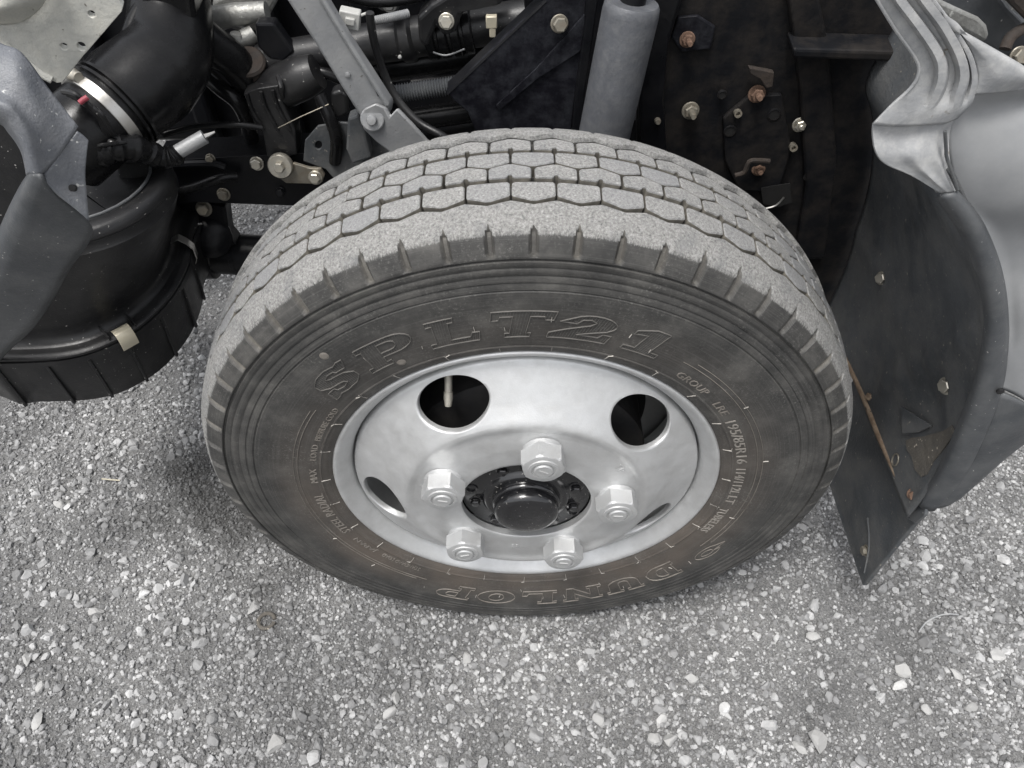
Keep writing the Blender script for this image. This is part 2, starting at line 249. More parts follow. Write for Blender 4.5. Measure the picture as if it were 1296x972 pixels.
# ------------------------------------------------------------------ mesh helpers
WORLD = {}                                   # world location of every object built here
def link_obj(name, me, material, parent=None, loc=(0, 0, 0)):
    o = bpy.data.objects.new(name, me); scene.collection.objects.link(o)
    for m_ in (material if isinstance(material, (list, tuple)) else [material]): me.materials.append(m_)
    WORLD[o.name] = Vector(loc)
    if parent is not None:
        o.parent = parent; o.location = Vector(loc) - WORLD[parent.name]
    else: o.location = loc
    return o
def thing(name, label, cat, loc, group=None):
    o = bpy.data.objects.new(name, None); scene.collection.objects.link(o); o.location = loc; o.empty_display_size = 0.05
    WORLD[o.name] = Vector(loc); o['label'] = label; o['category'] = cat
    if group: o['group'] = group
    return o
def tag(o, label, cat, group=None):
    o['label'] = label; o['category'] = cat
    if group: o['group'] = group
    return o
class MB:
    def __init__(s): s.v = []; s.f = []; s.mi = []
    def add(s, vs, fs, mi=0):
        b = len(s.v); s.v += [Vector(p) for p in vs]; s.f += [tuple(i + b for i in f) for f in fs]; s.mi += [mi]*len(fs); return s
    def box(s, c, size, rot=None):
        c = Vector(c); h = Vector(size)/2
        p = [Vector((x*h.x, y*h.y, z*h.z)) for x in (-1, 1) for y in (-1, 1) for z in (-1, 1)]
        if rot is not None: p = [rot @ q for q in p]
        return s.add([c + q for q in p], [(0, 1, 3, 2), (4, 6, 7, 5), (0, 4, 5, 1), (2, 3, 7, 6), (0, 2, 6, 4), (1, 5, 7, 3)])
    def tube(s, pts, r, n=14, cap=True, smooth=0, prof=None):
        pts = [Vector(p) for p in pts]
        if smooth: pts = catmull(pts, smooth)
        m = len(pts); rs = r if isinstance(r, (list, tuple)) else [r]*m
        if len(rs) != m: rs = [np.interp(i/(m-1), np.linspace(0, 1, len(rs)), rs) for i in range(m)]
        up = None; vs = []
        for i, p in enumerate(pts):
            d = (pts[min(i+1, m-1)] - pts[max(i-1, 0)]).normalized()
            if up is None: up = d.orthogonal().normalized()
            up = (up - d*up.dot(d)).normalized(); sd_ = d.cross(up)
            for k in range(n):
                a = 2*math.pi*k/n; vs.append(p + (up*math.cos(a) + sd_*math.sin(a))*rs[i])
        fs = [(i*n+k, i*n+(k+1) % n, (i+1)*n+(k+1) % n, (i+1)*n+k) for i in range(m-1) for k in range(n)]
        if cap: fs += [tuple(range(n-1, -1, -1)), tuple(range((m-1)*n, m*n))]
        return s.add(vs, fs)
    def lathe(s, c, axis, prof, n=32, cap=True, phase=0.0):
        """prof: (radius, height along axis)"""
        c = Vector(c); ax = Vector(axis).normalized(); u = ax.orthogonal().normalized(); v = ax.cross(u); vs = []
        for r, h in prof:
            for k in range(n):
                a = 2*math.pi*k/n + phase; vs.append(c + ax*h + (u*math.cos(a) + v*math.sin(a))*r)
        m = len(prof)
        fs = [(i*n+k, i*n+(k+1) % n, (i+1)*n+(k+1) % n, (i+1)*n+k) for i in range(m-1) for k in range(n)]
        if cap: fs += [tuple(range(n-1, -1, -1)), tuple(range((m-1)*n, m*n))]
        return s.add(vs, fs)
    def loft(s, loops, cap=True):
        n = len(loops[0]); vs = [p for l in loops for p in l]; m = len(loops)
        fs = [(i*n+k, i*n+(k+1) % n, (i+1)*n+(k+1) % n, (i+1)*n+k) for i in range(m-1) for k in range(n)]
        if cap: fs += [tuple(range(n-1, -1, -1)), tuple(range((m-1)*n, m*n))]
        return s.add(vs, fs)
    def slab(s, outer, thick, holes=()):
        """flat or bent plate: outer/holes = lists of 3D points, thick = vector"""
        loops = [[Vector(p) for p in outer]] + [[Vector(p) for p in h] for h in holes]
        tri = geometry.tessellate_polygon(loops); allp = [p for l in loops for p in l]; k = len(allp); th = Vector(thick)
        fs = [tuple(t) for t in tri] + [tuple(i + k for i in reversed(t)) for t in tri]; b = 0
        for l in loops:
            m = len(l); fs += [(b+i, b+(i+1) % m, k+b+(i+1) % m, k+b+i) for i in range(m)]; b += m
        return s.add(allp + [p + th for p in allp], fs)
    def build(s, name, material, parent=None, smooth=40, bevel=0.0, origin=None, seg=2, solid=0.0, fix=True):
        if origin is None:
            lo = [min(p[i] for p in s.v) for i in range(3)]; hi = [max(p[i] for p in s.v) for i in range(3)]
            origin = Vector([(a+b)/2 for a, b in zip(lo, hi)])
        origin = Vector(origin)
        me = bpy.data.meshes.new(name); me.from_pydata([tuple(p - origin) for p in s.v], [], s.f)
        if isinstance(material, (list, tuple)): me.polygons.foreach_set('material_index', s.mi)
        if fix:
            b = bmesh.new(); b.from_mesh(me); bmesh.ops.remove_doubles(b, verts=b.verts, dist=1e-6); bmesh.ops.recalc_face_normals(b, faces=b.faces); b.to_mesh(me); b.free()
        o = link_obj(name, me, material, parent, origin)
        if smooth:
            me.shade_smooth(); me.set_sharp_from_angle(angle=R(smooth))
        if solid:
            md = o.modifiers.new('thickness', 'SOLIDIFY'); md.thickness = solid; md.offset = -1
        if bevel:
            md = o.modifiers.new('edge', 'BEVEL'); md.width = bevel; md.segments = seg; md.limit_method = 'ANGLE'; md.angle_limit = R(35)
        return o
def catmull(P, k, closed=False):
    P = [Vector(p) for p in P]; n = len(P); out = []
    rngi = range(n if closed else n-1)
    for i in rngi:
        if closed: a, b, c, d = P[(i-1) % n], P[i], P[(i+1) % n], P[(i+2) % n]
        else: a, b, c, d = P[max(i-1, 0)], P[i], P[i+1], P[min(i+2, n-1)]
        for j in range(k):
            t = j/k; out.append(0.5*((2*b) + (c-a)*t + (2*a-5*b+4*c-d)*t*t + (-a+3*b-3*c+d)*t**3))
    if not closed: out.append(P[-1])
    return out
def grid_mb(rows, k=5, kr=None):
    """rows of 3D points -> smooth sheet"""
    rows = [catmull(r, k) for r in rows]; cols = [catmull([r[j] for r in rows], kr or k) for j in range(len(rows[0]))]
    nr, nc = len(cols[0]), len(cols); mb = MB()
    mb.add([cols[j][i] for i in range(nr) for j in range(nc)], [(i*nc+j, i*nc+j+1, (i+1)*nc+j+1, (i+1)*nc+j) for i in range(nr-1) for j in range(nc-1)])
    return mb
def pgrid(rows, k=5, kr=None): return grid_mb([[at(*p) for p in r] for r in rows], k, kr)
def poly(pix, Y): return [at(p[0], p[1], p[2] if len(p) > 2 else Y) for p in pix]
def ell(px, py, a, b, rot, Y, n=14):
    return [at(px + a*math.cos(t)*math.cos(rot) - b*math.sin(t)*math.sin(rot), py + a*math.cos(t)*math.sin(rot) + b*math.sin(t)*math.cos(rot), Y) for t in [2*math.pi*i/n for i in range(n)]]
def bolt(parent, p, n, r, material, washer=1.55, h=0.7, tip=0.0, name='bolt', phase=0.2):
    p = Vector(p); n = Vector(n).normalized(); mb = MB()
    if washer: mb.lathe(p - n*0.001, n, [(r*washer*0.6, 0), (r*washer, 0.0), (r*washer, r*0.18), (r*washer*0.92, r*0.24), (r*0.6, r*0.24)], 20)
    b0 = r*0.22 if washer else -0.001
    mb.lathe(p, n, [(r*0.98, b0), (r, b0 + r*0.1), (r, b0 + r*h*0.8), (r*0.84, b0 + r*h), (r*0.5, b0 + r*h)], 6, phase=phase)
    if tip: mb.lathe(p, n, [(r*0.5, b0 + r*h), (r*0.5, b0 + r*h + tip*0.8), (r*0.38, b0 + r*h + tip)], 12)
    return mb.build(name, material, parent, smooth=30)
def hole_disc(parent, p, n, r, name='hole'):
    p = Vector(p); n = Vector(n).normalized(); mb = MB()
    mb.lathe(p, n, [(r*1.25, -0.001), (r*1.25, 0.0006), (r, 0.0012), (r*0.97, -0.004)], 18, cap=False)
    o = mb.build('hole_rim', M['apron'], parent)
    mb = MB(); mb.lathe(p, n, [(r*0.98, -0.004), (r*0.98, 0.0004)], 18); mb.build(name, M['hole'], parent)
    return o
FACE = Vector((0, -1, 0))

# ------------------------------------------------------------------ the ground: one sheet, finer near the truck
def smooth_noise(x, y, seed, sc):
    r_ = np.random.default_rng(seed); z = np.zeros_like(x)
    for i in range(10):
        a = r_.uniform(0, 2*np.pi); k = sc*r_.uniform(0.6, 1.6); z += np.sin((x*np.cos(a) + y*np.sin(a))*k + r_.uniform(0, 6.28))
    return z/10
def ground_z(x, y):
    return 0.006*smooth_noise(x, y, 3, 6) + 0.0035*smooth_noise(x, y, 4, 22) + 0.0020*smooth_noise(x, y, 5, 80) + 0.0012*smooth_noise(x, y, 6, 260)
def build_ground():
    fx = np.concatenate([[-60, -20, -8, -4, -2.4, -1.8], np.linspace(-1.4, 1.4, 420), [1.8, 2.4, 4, 8, 20, 60]])
    fy = np.concatenate([[-60, -20, -6, -2, -1], np.linspace(-0.5, 1.6, 320), [2, 2.6, 4, 8, 20, 60]])
    X, Y = np.meshgrid(fx, fy); near = np.clip(1.6 - np.maximum(np.abs(X)/1.4, np.abs(Y-0.5)/1.1)*1.0, 0, 1)
    Z = ground_z(X, Y)*np.clip(near*3, 0, 1) + rng.normal(0, 0.0007, X.shape)*near
    nx, ny = len(fx), len(fy); v = np.stack([X, Y, Z], -1).reshape(-1, 3)
    i = np.arange(ny-1)[:, None]*nx + np.arange(nx-1)[None, :]
    f = np.stack([i, i+1, i+nx+1, i+nx], -1).reshape(-1, 4)
    me = bpy.data.meshes.new('ground'); me.from_pydata(v.tolist(), [], f.tolist()); me.shade_smooth()
    o = link_obj('ground', me, M['ground']); o['kind'] = 'structure'; o['label'] = 'dusty grey gravel yard under and around the truck wheel'
    return o
build_ground()

# crushed stone lying on it
def ico(sub):
    b = bmesh.new(); bmesh.ops.create_icosphere(b, subdivisions=sub, radius=1.0); b.verts.ensure_lookup_table()
    v = np.array([p.co[:] for p in b.verts]); f = np.array([[q.index for q in p.verts] for p in b.faces]); b.free(); return v, f
def rock_shapes(sub, n, seed, cuts=7):
    r_ = np.random.default_rng(seed); v0, f = ico(sub); out = []
    for _ in range(n):
        v = v0*np.array([1, r_.uniform(0.65, 0.95), r_.uniform(0.5, 0.8)])
        for c in range(cuts):                       # chop with planes: angular crushed stone
            d = r_.normal(size=3); d /= np.linalg.norm(d); lim = r_.uniform(0.30, 0.62)
            q = v@d; over = np.clip(q - lim, 0, None); v = v - over[:, None]*d
        v += r_.normal(0, 0.02, v.shape); out.append(v/np.abs(v).max()*0.95)
    return out, f
def gravel_mesh(name, specs):
    V, F, T = [], [], []; off = 0
    for (shapes, f, xs, ys, sizes, sink, tone) in specs:
        n = len(xs); which = rng.integers(0, len(shapes), n)
        q = rng.normal(size=(n, 4)); q[:, 1:3] *= 0.45; q /= np.linalg.norm(q, axis=1)[:, None]
        w_, x_, y_, z_ = q.T
        Rm = np.stack([1-2*(y_*y_+z_*z_), 2*(x_*y_-z_*w_), 2*(x_*z_+y_*w_), 2*(x_*y_+z_*w_), 1-2*(x_*x_+z_*z_), 2*(y_*z_-x_*w_), 2*(x_*z_-y_*w_), 2*(y_*z_+x_*w_), 1-2*(x_*x_+y_*y_)], -1).reshape(n, 3, 3)
        S = np.stack(shapes)[which]*sizes[:, None, None]
        P = np.einsum('nij,nkj->nki', Rm, S)
        P[:, :, 0] += xs[:, None]; P[:, :, 1] += ys[:, None]; P[:, :, 2] += (ground_z(xs, ys) + sizes*sink)[:, None]
        k = P.shape[1]; V.append(P.reshape(-1, 3)); F.append((f[None] + (np.arange(n)*k)[:, None, None] + off).reshape(-1, 3)); T.append(np.repeat(tone, k)); off += n*k
    V = np.concatenate(V); F = np.concatenate(F); T = np.concatenate(T)
    me = bpy.data.meshes.new(name); me.vertices.add(len(V)); me.vertices.foreach_set('co', V.astype(np.float32).ravel())
    me.loops.add(len(F)*3); me.loops.foreach_set('vertex_index', F.astype(np.int32).ravel())
    me.polygons.add(len(F)); me.polygons.foreach_set('loop_start', np.arange(0, len(F)*3, 3, dtype=np.int32)); me.polygons.foreach_set('loop_total', np.full(len(F), 3, np.int32))
    a = me.attributes.new('tone', 'FLOAT', 'POINT'); a.data.foreach_set('value', T.astype(np.float32)); me.update(); me.validate(); me.shade_flat()
    return me
def scatter(n, x0, x1, y0, y1): return rng.uniform(x0, x1, n), rng.uniform(y0, y1, n)
def patchy(xs, ys, seed, sc, thr):
    keep = smooth_noise(xs, ys, seed, sc)*2.2 + rng.uniform(-0.6, 0.6, len(xs)) > thr
    return xs[keep], ys[keep]
sh1, f1 = rock_shapes(1, 24, 21, 5); sh2, f2 = rock_shapes(2, 24, 22, 8)
specs = []
def layer(n, box, smin, smax, sink, shapes, f, thr=-9, seed=1, sc=9, pw=2.0, lo=0.0, hi=1.0):
    xs, ys = scatter(n, *box); xs, ys = patchy(xs, ys, seed, sc, thr); m_ = len(xs)
    specs.append((shapes, f, xs, ys, smin + (smax - smin)*rng.random(m_)**pw, sink, lo + (hi - lo)*rng.random(m_)))
FRONT = (-0.95, 0.98, -0.34, 0.42); BACK = (-1.3, 1.3, 0.42, 1.6)
layer(52000, FRONT, 0.0015, 0.0034, 0.15, sh1, f1, thr=-1.0, seed=31, sc=7, pw=1.3)
layer(30000, FRONT, 0.0026, 0.0055, 0.2, sh1, f1, thr=-0.5, seed=32, sc=9, pw=1.8, lo=0.0, hi=1.0)
layer(4200, FRONT, 0.0042, 0.0085, 0.2, sh2, f2, thr=-0.35, seed=33, sc=8, pw=1.8, lo=0.3)
layer(420, FRONT, 0.0075, 0.0122, 0.22, sh2, f2, thr=-0.25, seed=34, sc=8, pw=1.8, lo=0.4)
layer(9000, BACK, 0.0022, 0.0055, 0.15, sh1, f1, thr=-0.6, seed=35, sc=6, pw=1.6)
layer(900, BACK, 0.006, 0.012, 0.2, sh1, f1, thr=-0.6, seed=36, sc=6, pw=1.6, lo=0.4)
LEFTB = (-0.95, -0.05, 0.40, 1.15)
layer(9000, LEFTB, 0.0018, 0.0040, 0.15, sh1, f1, thr=-1.0, seed=41, sc=7, pw=1.3)
layer(3200, LEFTB, 0.0035, 0.0075, 0.2, sh1, f1, thr=-0.8, seed=42, sc=7, pw=1.6, lo=0.2)
gme = gravel_mesh('gravel', specs); gme.materials.append(M['gravel'])
gro = bpy.data.objects.new('gravel', gme); scene.collection.objects.link(gro); gro['kind'] = 'stuff'
tag(gro, 'loose grey crushed gravel strewn over the yard in front of the wheel', 'gravel')

# ------------------------------------------------------------------ the wheel
wheel = thing('truck_wheel', 'truck wheel with worn dusty black tyre and silver five-nut steel rim', 'wheel', (0, 0.079, 0))
WC = Vector((0, 0, AX))
CY = 0.079                                           # middle of the tread
def crown(y): return 0.3700 - 0.0034*((y - CY)/0.047)**2
NP = 60; PD = 360.0/NP; PH0 = 89.7                   # tread pitches, first slot at 89.7 degrees
SW = [(0.208, 0.012), (0.2155, 0.004), (0.2210, -0.0015), (0.2245, -0.0042), (0.2285, -0.0058), (0.2313, -0.0064), (0.2318, -0.0072), (0.2330, -0.0073), (0.2337, -0.0067),
      (0.2400, -0.0076), (0.2480, -0.0085), (0.2570, -0.0093), (0.2650, -0.0099), (0.2750, -0.0104), (0.2850, -0.0106), (0.2940, -0.0103), (0.3005, -0.0099), (0.3016, -0.0098),
      (0.3023, -0.0087), (0.3034, -0.0087), (0.3042, -0.0096), (0.3095, -0.0093), (0.3106, -0.0085), (0.3114, -0.0085), (0.3122, -0.0093), (0.3172, -0.0089), (0.3182, -0.0081), (0.3190, -0.0081),
      (0.3198, -0.0088), (0.3255, -0.0083), (0.3264, -0.0076), (0.3272, -0.0076), (0.3280, -0.0082), (0.3325, -0.0077), (0.3333, -0.0050), (0.3350, -0.0048), (0.3358, -0.0070), (0.3366, -0.0072)]
BUT = [(0.3390, -0.0062), (0.3420, -0.0049), (0.3450, -0.0035), (0.3480, -0.0020), (0.3510, -0.0003), (0.3528, 0.0008)]
SHO = [(0.3542, 0.0022), (0.3556, 0.0040), (0.3572, 0.0062), (0.3590, 0.0092), (0.3605, 0.0125), (0.3619, 0.0160), (0.3632, 0.0195), (0.3640, 0.0205), (0.3646, 0.0222), (0.3650, 0.0236)]
_swr = np.array([p[0] for p in SW]); _swy = np.array([p[1] for p in SW])
def ysw(r): return float(np.interp(r, _swr, _swy))
def tri(x):                                         # 0 at slot angle, 1 half a pitch away
    f = (x/PD) % 1.0; return 2*min(f, 1-f)
SAG = 0.003
def build_tyre():
    prof = [(r, y, -9.0, 'w') for r, y in SW]
    arc = 0
    for i, (r, y) in enumerate(BUT): prof.append((r, y, (r - 0.3535)/0.0035, 'b'))
    for r, y in SHO: prof.append((r, y, max(0.6, (y - 0.001)/0.0035), 's'))
    near = list(prof)
    full = [(r, y, wv, k, 1) for r, y, wv, k in near]
    full += [(0.3657, 0.0262, 9, 'z', 1), (0.3648, 0.0270, 9, 'z', 1), (0.3575, 0.0276, -9, 'z', 1), (0.3572, 0.05, -9, 'g', 1), (0.3575, 0.079, -9, 'g', 1), (0.3572, 0.108, -9, 'g', 1)]
    full += [(r + (0.0042 if k in 'sz' else 0.0), 2*CY - y, wv, k, -1) for r, y, wv, k, s in reversed(full[:-3])]
    SUB = 24; NA = NP*SUB; nP = len(full); V = np.zeros((NA, nP, 3)); wear = np.zeros((NA, nP)); slot = np.zeros((NA, nP)); bead = np.zeros((NA, nP)); turn = np.zeros((NA, nP))
    for a in range(NA):
        deg = PH0 + a*PD/SUB; u = tri(deg - PH0); th = R(deg)
        pit = int(round((deg-PH0)/PD)) % NP; jit = 0.7 + 0.5*((pit*37) % 17)/17
        # slot: narrow wedge round u = 0, deepest at the buttress, fading up into the rib
        sag = max(0.0, -math.sin(th))
        for j, (r, y, wv, k, sd_) in enumerate(full):
            rr, yy = r, y; sl_ = 0.0
            if k in 'bs':
                t = (r - 0.3366)/(0.3366 - 0.3575)*-1    # 0 at groove .. 1 in the rib
                half = 0.15 if k == 'b' else max(0.0, 0.16*(1 - (abs(y - (0 if sd_ > 0 else 2*CY)))/((0.0125 if sd_ > 0 else 0.024)*jit)))
                uu = u if sd_ > 0 else 1 - u
                if half > 0 and uu < half*1.25:
                    d = min(1.0, max(0.0, (half*1.25 - uu)/(half*0.3)))
                    dep = 0.0042*d*(1.0 if k == 'b' else min(1.0, half/0.10))
                    yy += sd_*dep*0.85; rr -= dep*0.5; sl_ = d*(0.15 + 0.75*((pit*53) % 13)/13); wv = wv - 3.5*d
            if k == 'z':
                yy += 0.0058*u - (0 if sd_ > 0 else 0.0080)
            if sag > 0.80:
                f = ((sag - 0.80)/0.2)**2; yy -= sd_*SAG*f*max(0, 1 - abs(r - 0.305)/0.06)
            V[a, j] = (rr*math.cos(th), yy, rr*math.sin(th)); wear[a, j] = wv; slot[a, j] = sl_
            turn[a, j] = a*PD/SUB*2.2; bead[a, j] = max(0, min(1, (0.292 - r)/0.035))*(0.25 + 0.75*max(0, min(1, 0.55 - math.sin(th)*0.9))) if k == 'w' else 0
    V[:, :, 2] = np.maximum(V[:, :, 2], -AX + 0.004)
    i = np.arange(NA)[:, None]; j = np.arange(nP-1)[None, :]
    f = np.stack([i*nP + j, i*nP + j + 1, ((i+1) % NA)*nP + j + 1, ((i+1) % NA)*nP + j], -1).reshape(-1, 4)
    me = bpy.data.meshes.new('tyre'); me.from_pydata(V.reshape(-1, 3).tolist(), [], f.tolist())
    for nm, arr in (('wear', wear), ('slot', slot), ('bead', bead), ('turn', turn)):
        at_ = me.attributes.new(nm, 'FLOAT', 'POINT'); at_.data.foreach_set('value', arr.astype(np.float32).ravel())
    me.shade_smooth(); me.set_sharp_from_angle(angle=R(48))
    o = link_obj('tyre', me, M['tyre'], wheel, WC); o['label'] = 'worn black tyre with pale dusty tread'
    return o
tyre = build_tyre()
# tread blocks, one mesh for each row, shared round the tyre
def block_mesh(name, outline):
    """outline: (u in pitches, y) going round; top chamfered"""
    k = []
    for i, (u, y) in enumerate(outline):
        u2, y2 = outline[(i+1) % len(outline)]
        m_ = max(1, int(abs(u2-u)/0.16)); k += [(u + (u2-u)*t/m_, y + (y2-y)*t/m_) for t in range(m_)]
    cu = sum(p[0] for p in k)/len(k); cy = sum(p[1] for p in k)/len(k)
    def pt(u, y, r): th = R(90 + u*PD); return (r*math.cos(th), y, r*math.sin(th))
    n = len(k); V = [pt(u, y, 0.3568) for u, y in k] + [pt(u, y, crown(y) - 0.0011) for u, y in k]
    V += [pt(cu + (u-cu)*0.955, cy + (y-cy)*0.93, crown(y)) for u, y in k] + [pt(cu, cy, crown(cy) + 0.0002)]
    F = [(i, (i+1) % n, n+(i+1) % n, n+i) for i in range(n)] + [(n+i, n+(i+1) % n, 2*n+(i+1) % n, 2*n+i) for i in range(n)] + [(2*n+i, 2*n+(i+1) % n, 3*n) for i in range(n)]
    me = bpy.data.meshes.new(name); me.from_pydata(V, [], F); me.materials.append(M['tread']); me.materials.append(M['tread_side'])
    for p in me.polygons: p.material_index = 1 if p.index < n else 0
    b = bmesh.new(); b.from_mesh(me); bmesh.ops.recalc_face_normals(b, faces=b.faces); b.to_mesh(me); b.free()
    me.shade_smooth(); me.set_sharp_from_angle(angle=R(30)); return me
def chamfer(P, c=0.0014):
    out = []; n = len(P); L = 0.0383
    for i in range(n):
        p = Vector((P[i][0]*L, P[i][1])); a = Vector((P[i-1][0]*L, P[i-1][1])); b = Vector((P[(i+1) % n][0]*L, P[(i+1) % n][1]))
        if (a-p).angle(b-p) < R(125) and (a-p).length > 0.004 and (b-p).length > 0.004:
            for q in (p + (a-p).normalized()*c, p + (b-p).normalized()*c): out.append((q.x/L, q.y))
        else: out.append(P[i])
    return out
rowA = block_mesh('tread_block_near', chamfer([(-0.480, 0.0374), (-0.06, 0.0318), (0.06, 0.0318), (0.480, 0.0374), (0.475, 0.0540), (-0.475, 0.0540)]))
rowB = block_mesh('tread_block_notched', chamfer([(-0.470, 0.0592), (-0.060, 0.0592), (-0.045, 0.0632), (0.045, 0.0632), (0.060, 0.0592), (0.470, 0.0592), (0.475, 0.0738), (0.06, 0.0792), (-0.06, 0.0792), (-0.475, 0.0738)]))
rowC = block_mesh('tread_block_centre', chamfer([(-0.480, 0.0826), (-0.06, 0.0770), (0.06, 0.0770), (0.480, 0.0826), (0.475, 0.0982), (-0.475, 0.0982)]))
rowD = block_mesh('tread_block_far', chamfer([(-0.470, 0.1034), (-0.060, 0.1034), (-0.045, 0.1070), (0.045, 0.1070), (0.060, 0.1034), (0.470, 0.1034), (0.475, 0.1200), (0.06, 0.1254), (-0.06, 0.1254), (-0.475, 0.1200)]))
for me_, off in ((rowA, 0.0), (rowB, 0.5), (rowC, 0.0), (rowD, 0.5)):
    for k in range(NP):
        deg = PH0 + (k + off)*PD
        if 248 < (deg % 360) < 292: continue            # flattened against the ground
        o = bpy.data.objects.new('tread_block', me_); scene.collection.objects.link(o); o.parent = tyre
        o.rotation_euler = (0, -R(deg - 90 + random.uniform(-0.08, 0.08)), 0); s_ = 1 + random.uniform(-0.0011, 0.0006); o.scale = (s_, 1 + random.uniform(-0.0015, 0.0015), s_)

# raised writing and mould lines on the sidewall
def wall_y(r, th):                                  # sidewall surface with the bulge over the contact patch
    sag = max(0.0, -math.sin(th)); y = ysw(r)
    if sag > 0.80: y -= SAG*((sag - 0.80)/0.2)**2*max(0, 1 - abs(r - 0.305)/0.06)
    return y
def on_wall(u_m, r, h, th0):                        # u_m metres clockwise from th0 at r = 0.264
    th = R(th0) - u_m; return (r*math.cos(th), wall_y(r, th) - h, r*math.sin(th))
def rib_lines(lines, wd, ht):
    """lines: polylines of (angle_deg, r); low ridges of width wd and height ht"""
    V, F = [], []
    for L in lines:
        P = []
        for i in range(len(L)-1):
            (a0, r0), (a1, r1) = L[i], L[i+1]; m_ = max(1, int(abs(a1-a0)/1.0))
            P += [(a0 + (a1-a0)*t/m_, r0 + (r1-r0)*t/m_) for t in range(m_)]
        P.append(L[-1])
        q = [(R(a)*0.264, r) for a, r in P]; b = len(V)
        for i in range(len(q)):
            p0 = q[max(i-1, 0)]; p1 = q[min(i+1, len(q)-1)]; d = Vector((p1[0]-p0[0], p1[1]-p0[1])).normalized() if p1 != p0 else Vector((1, 0)); nn = Vector((-d.y, d.x))
            for s_, h in ((-1, -0.0003), (-0.45, ht), (0.45, ht), (1, -0.0003)):
                a = (q[i][0] + nn.x*wd*0.5*s_)/0.264; r = q[i][1] + nn.y*wd*0.5*s_
                V.append((r*math.cos(a), wall_y(r, a) - h, r*math.sin(a)))
        for i in range(len(q)-1):
            for k in range(3): F.append((b+i*4+k, b+i*4+k+1, b+(i+1)*4+k+1, b+(i+1)*4+k))
    return V, F
def wall_part(name, V, F, material, parent=None):
    me = bpy.data.meshes.new(name); me.from_pydata(V, [], F)
    b = bmesh.new(); b.from_mesh(me); bmesh.ops.recalc_face_normals(b, faces=b.faces); b.to_mesh(me); b.free()
    return link_obj(name, me, material, parent or tyre, WC)
def cell(outline, a0, a1, r0, r1, slant=0.0):       # unit cell u (reading direction) v (outwards)
    return [(a0 + (a1-a0)*(u + slant*v), r0 + (r1-r0)*v) for u, v in outline]
def arcpts(cx, cy, rx, ry, d0, d1, n=10): return [(cx + rx*math.cos(R(d0 + (d1-d0)*i/n)), cy + ry*math.sin(R(d0 + (d1-d0)*i/n))) for i in range(n+1)]
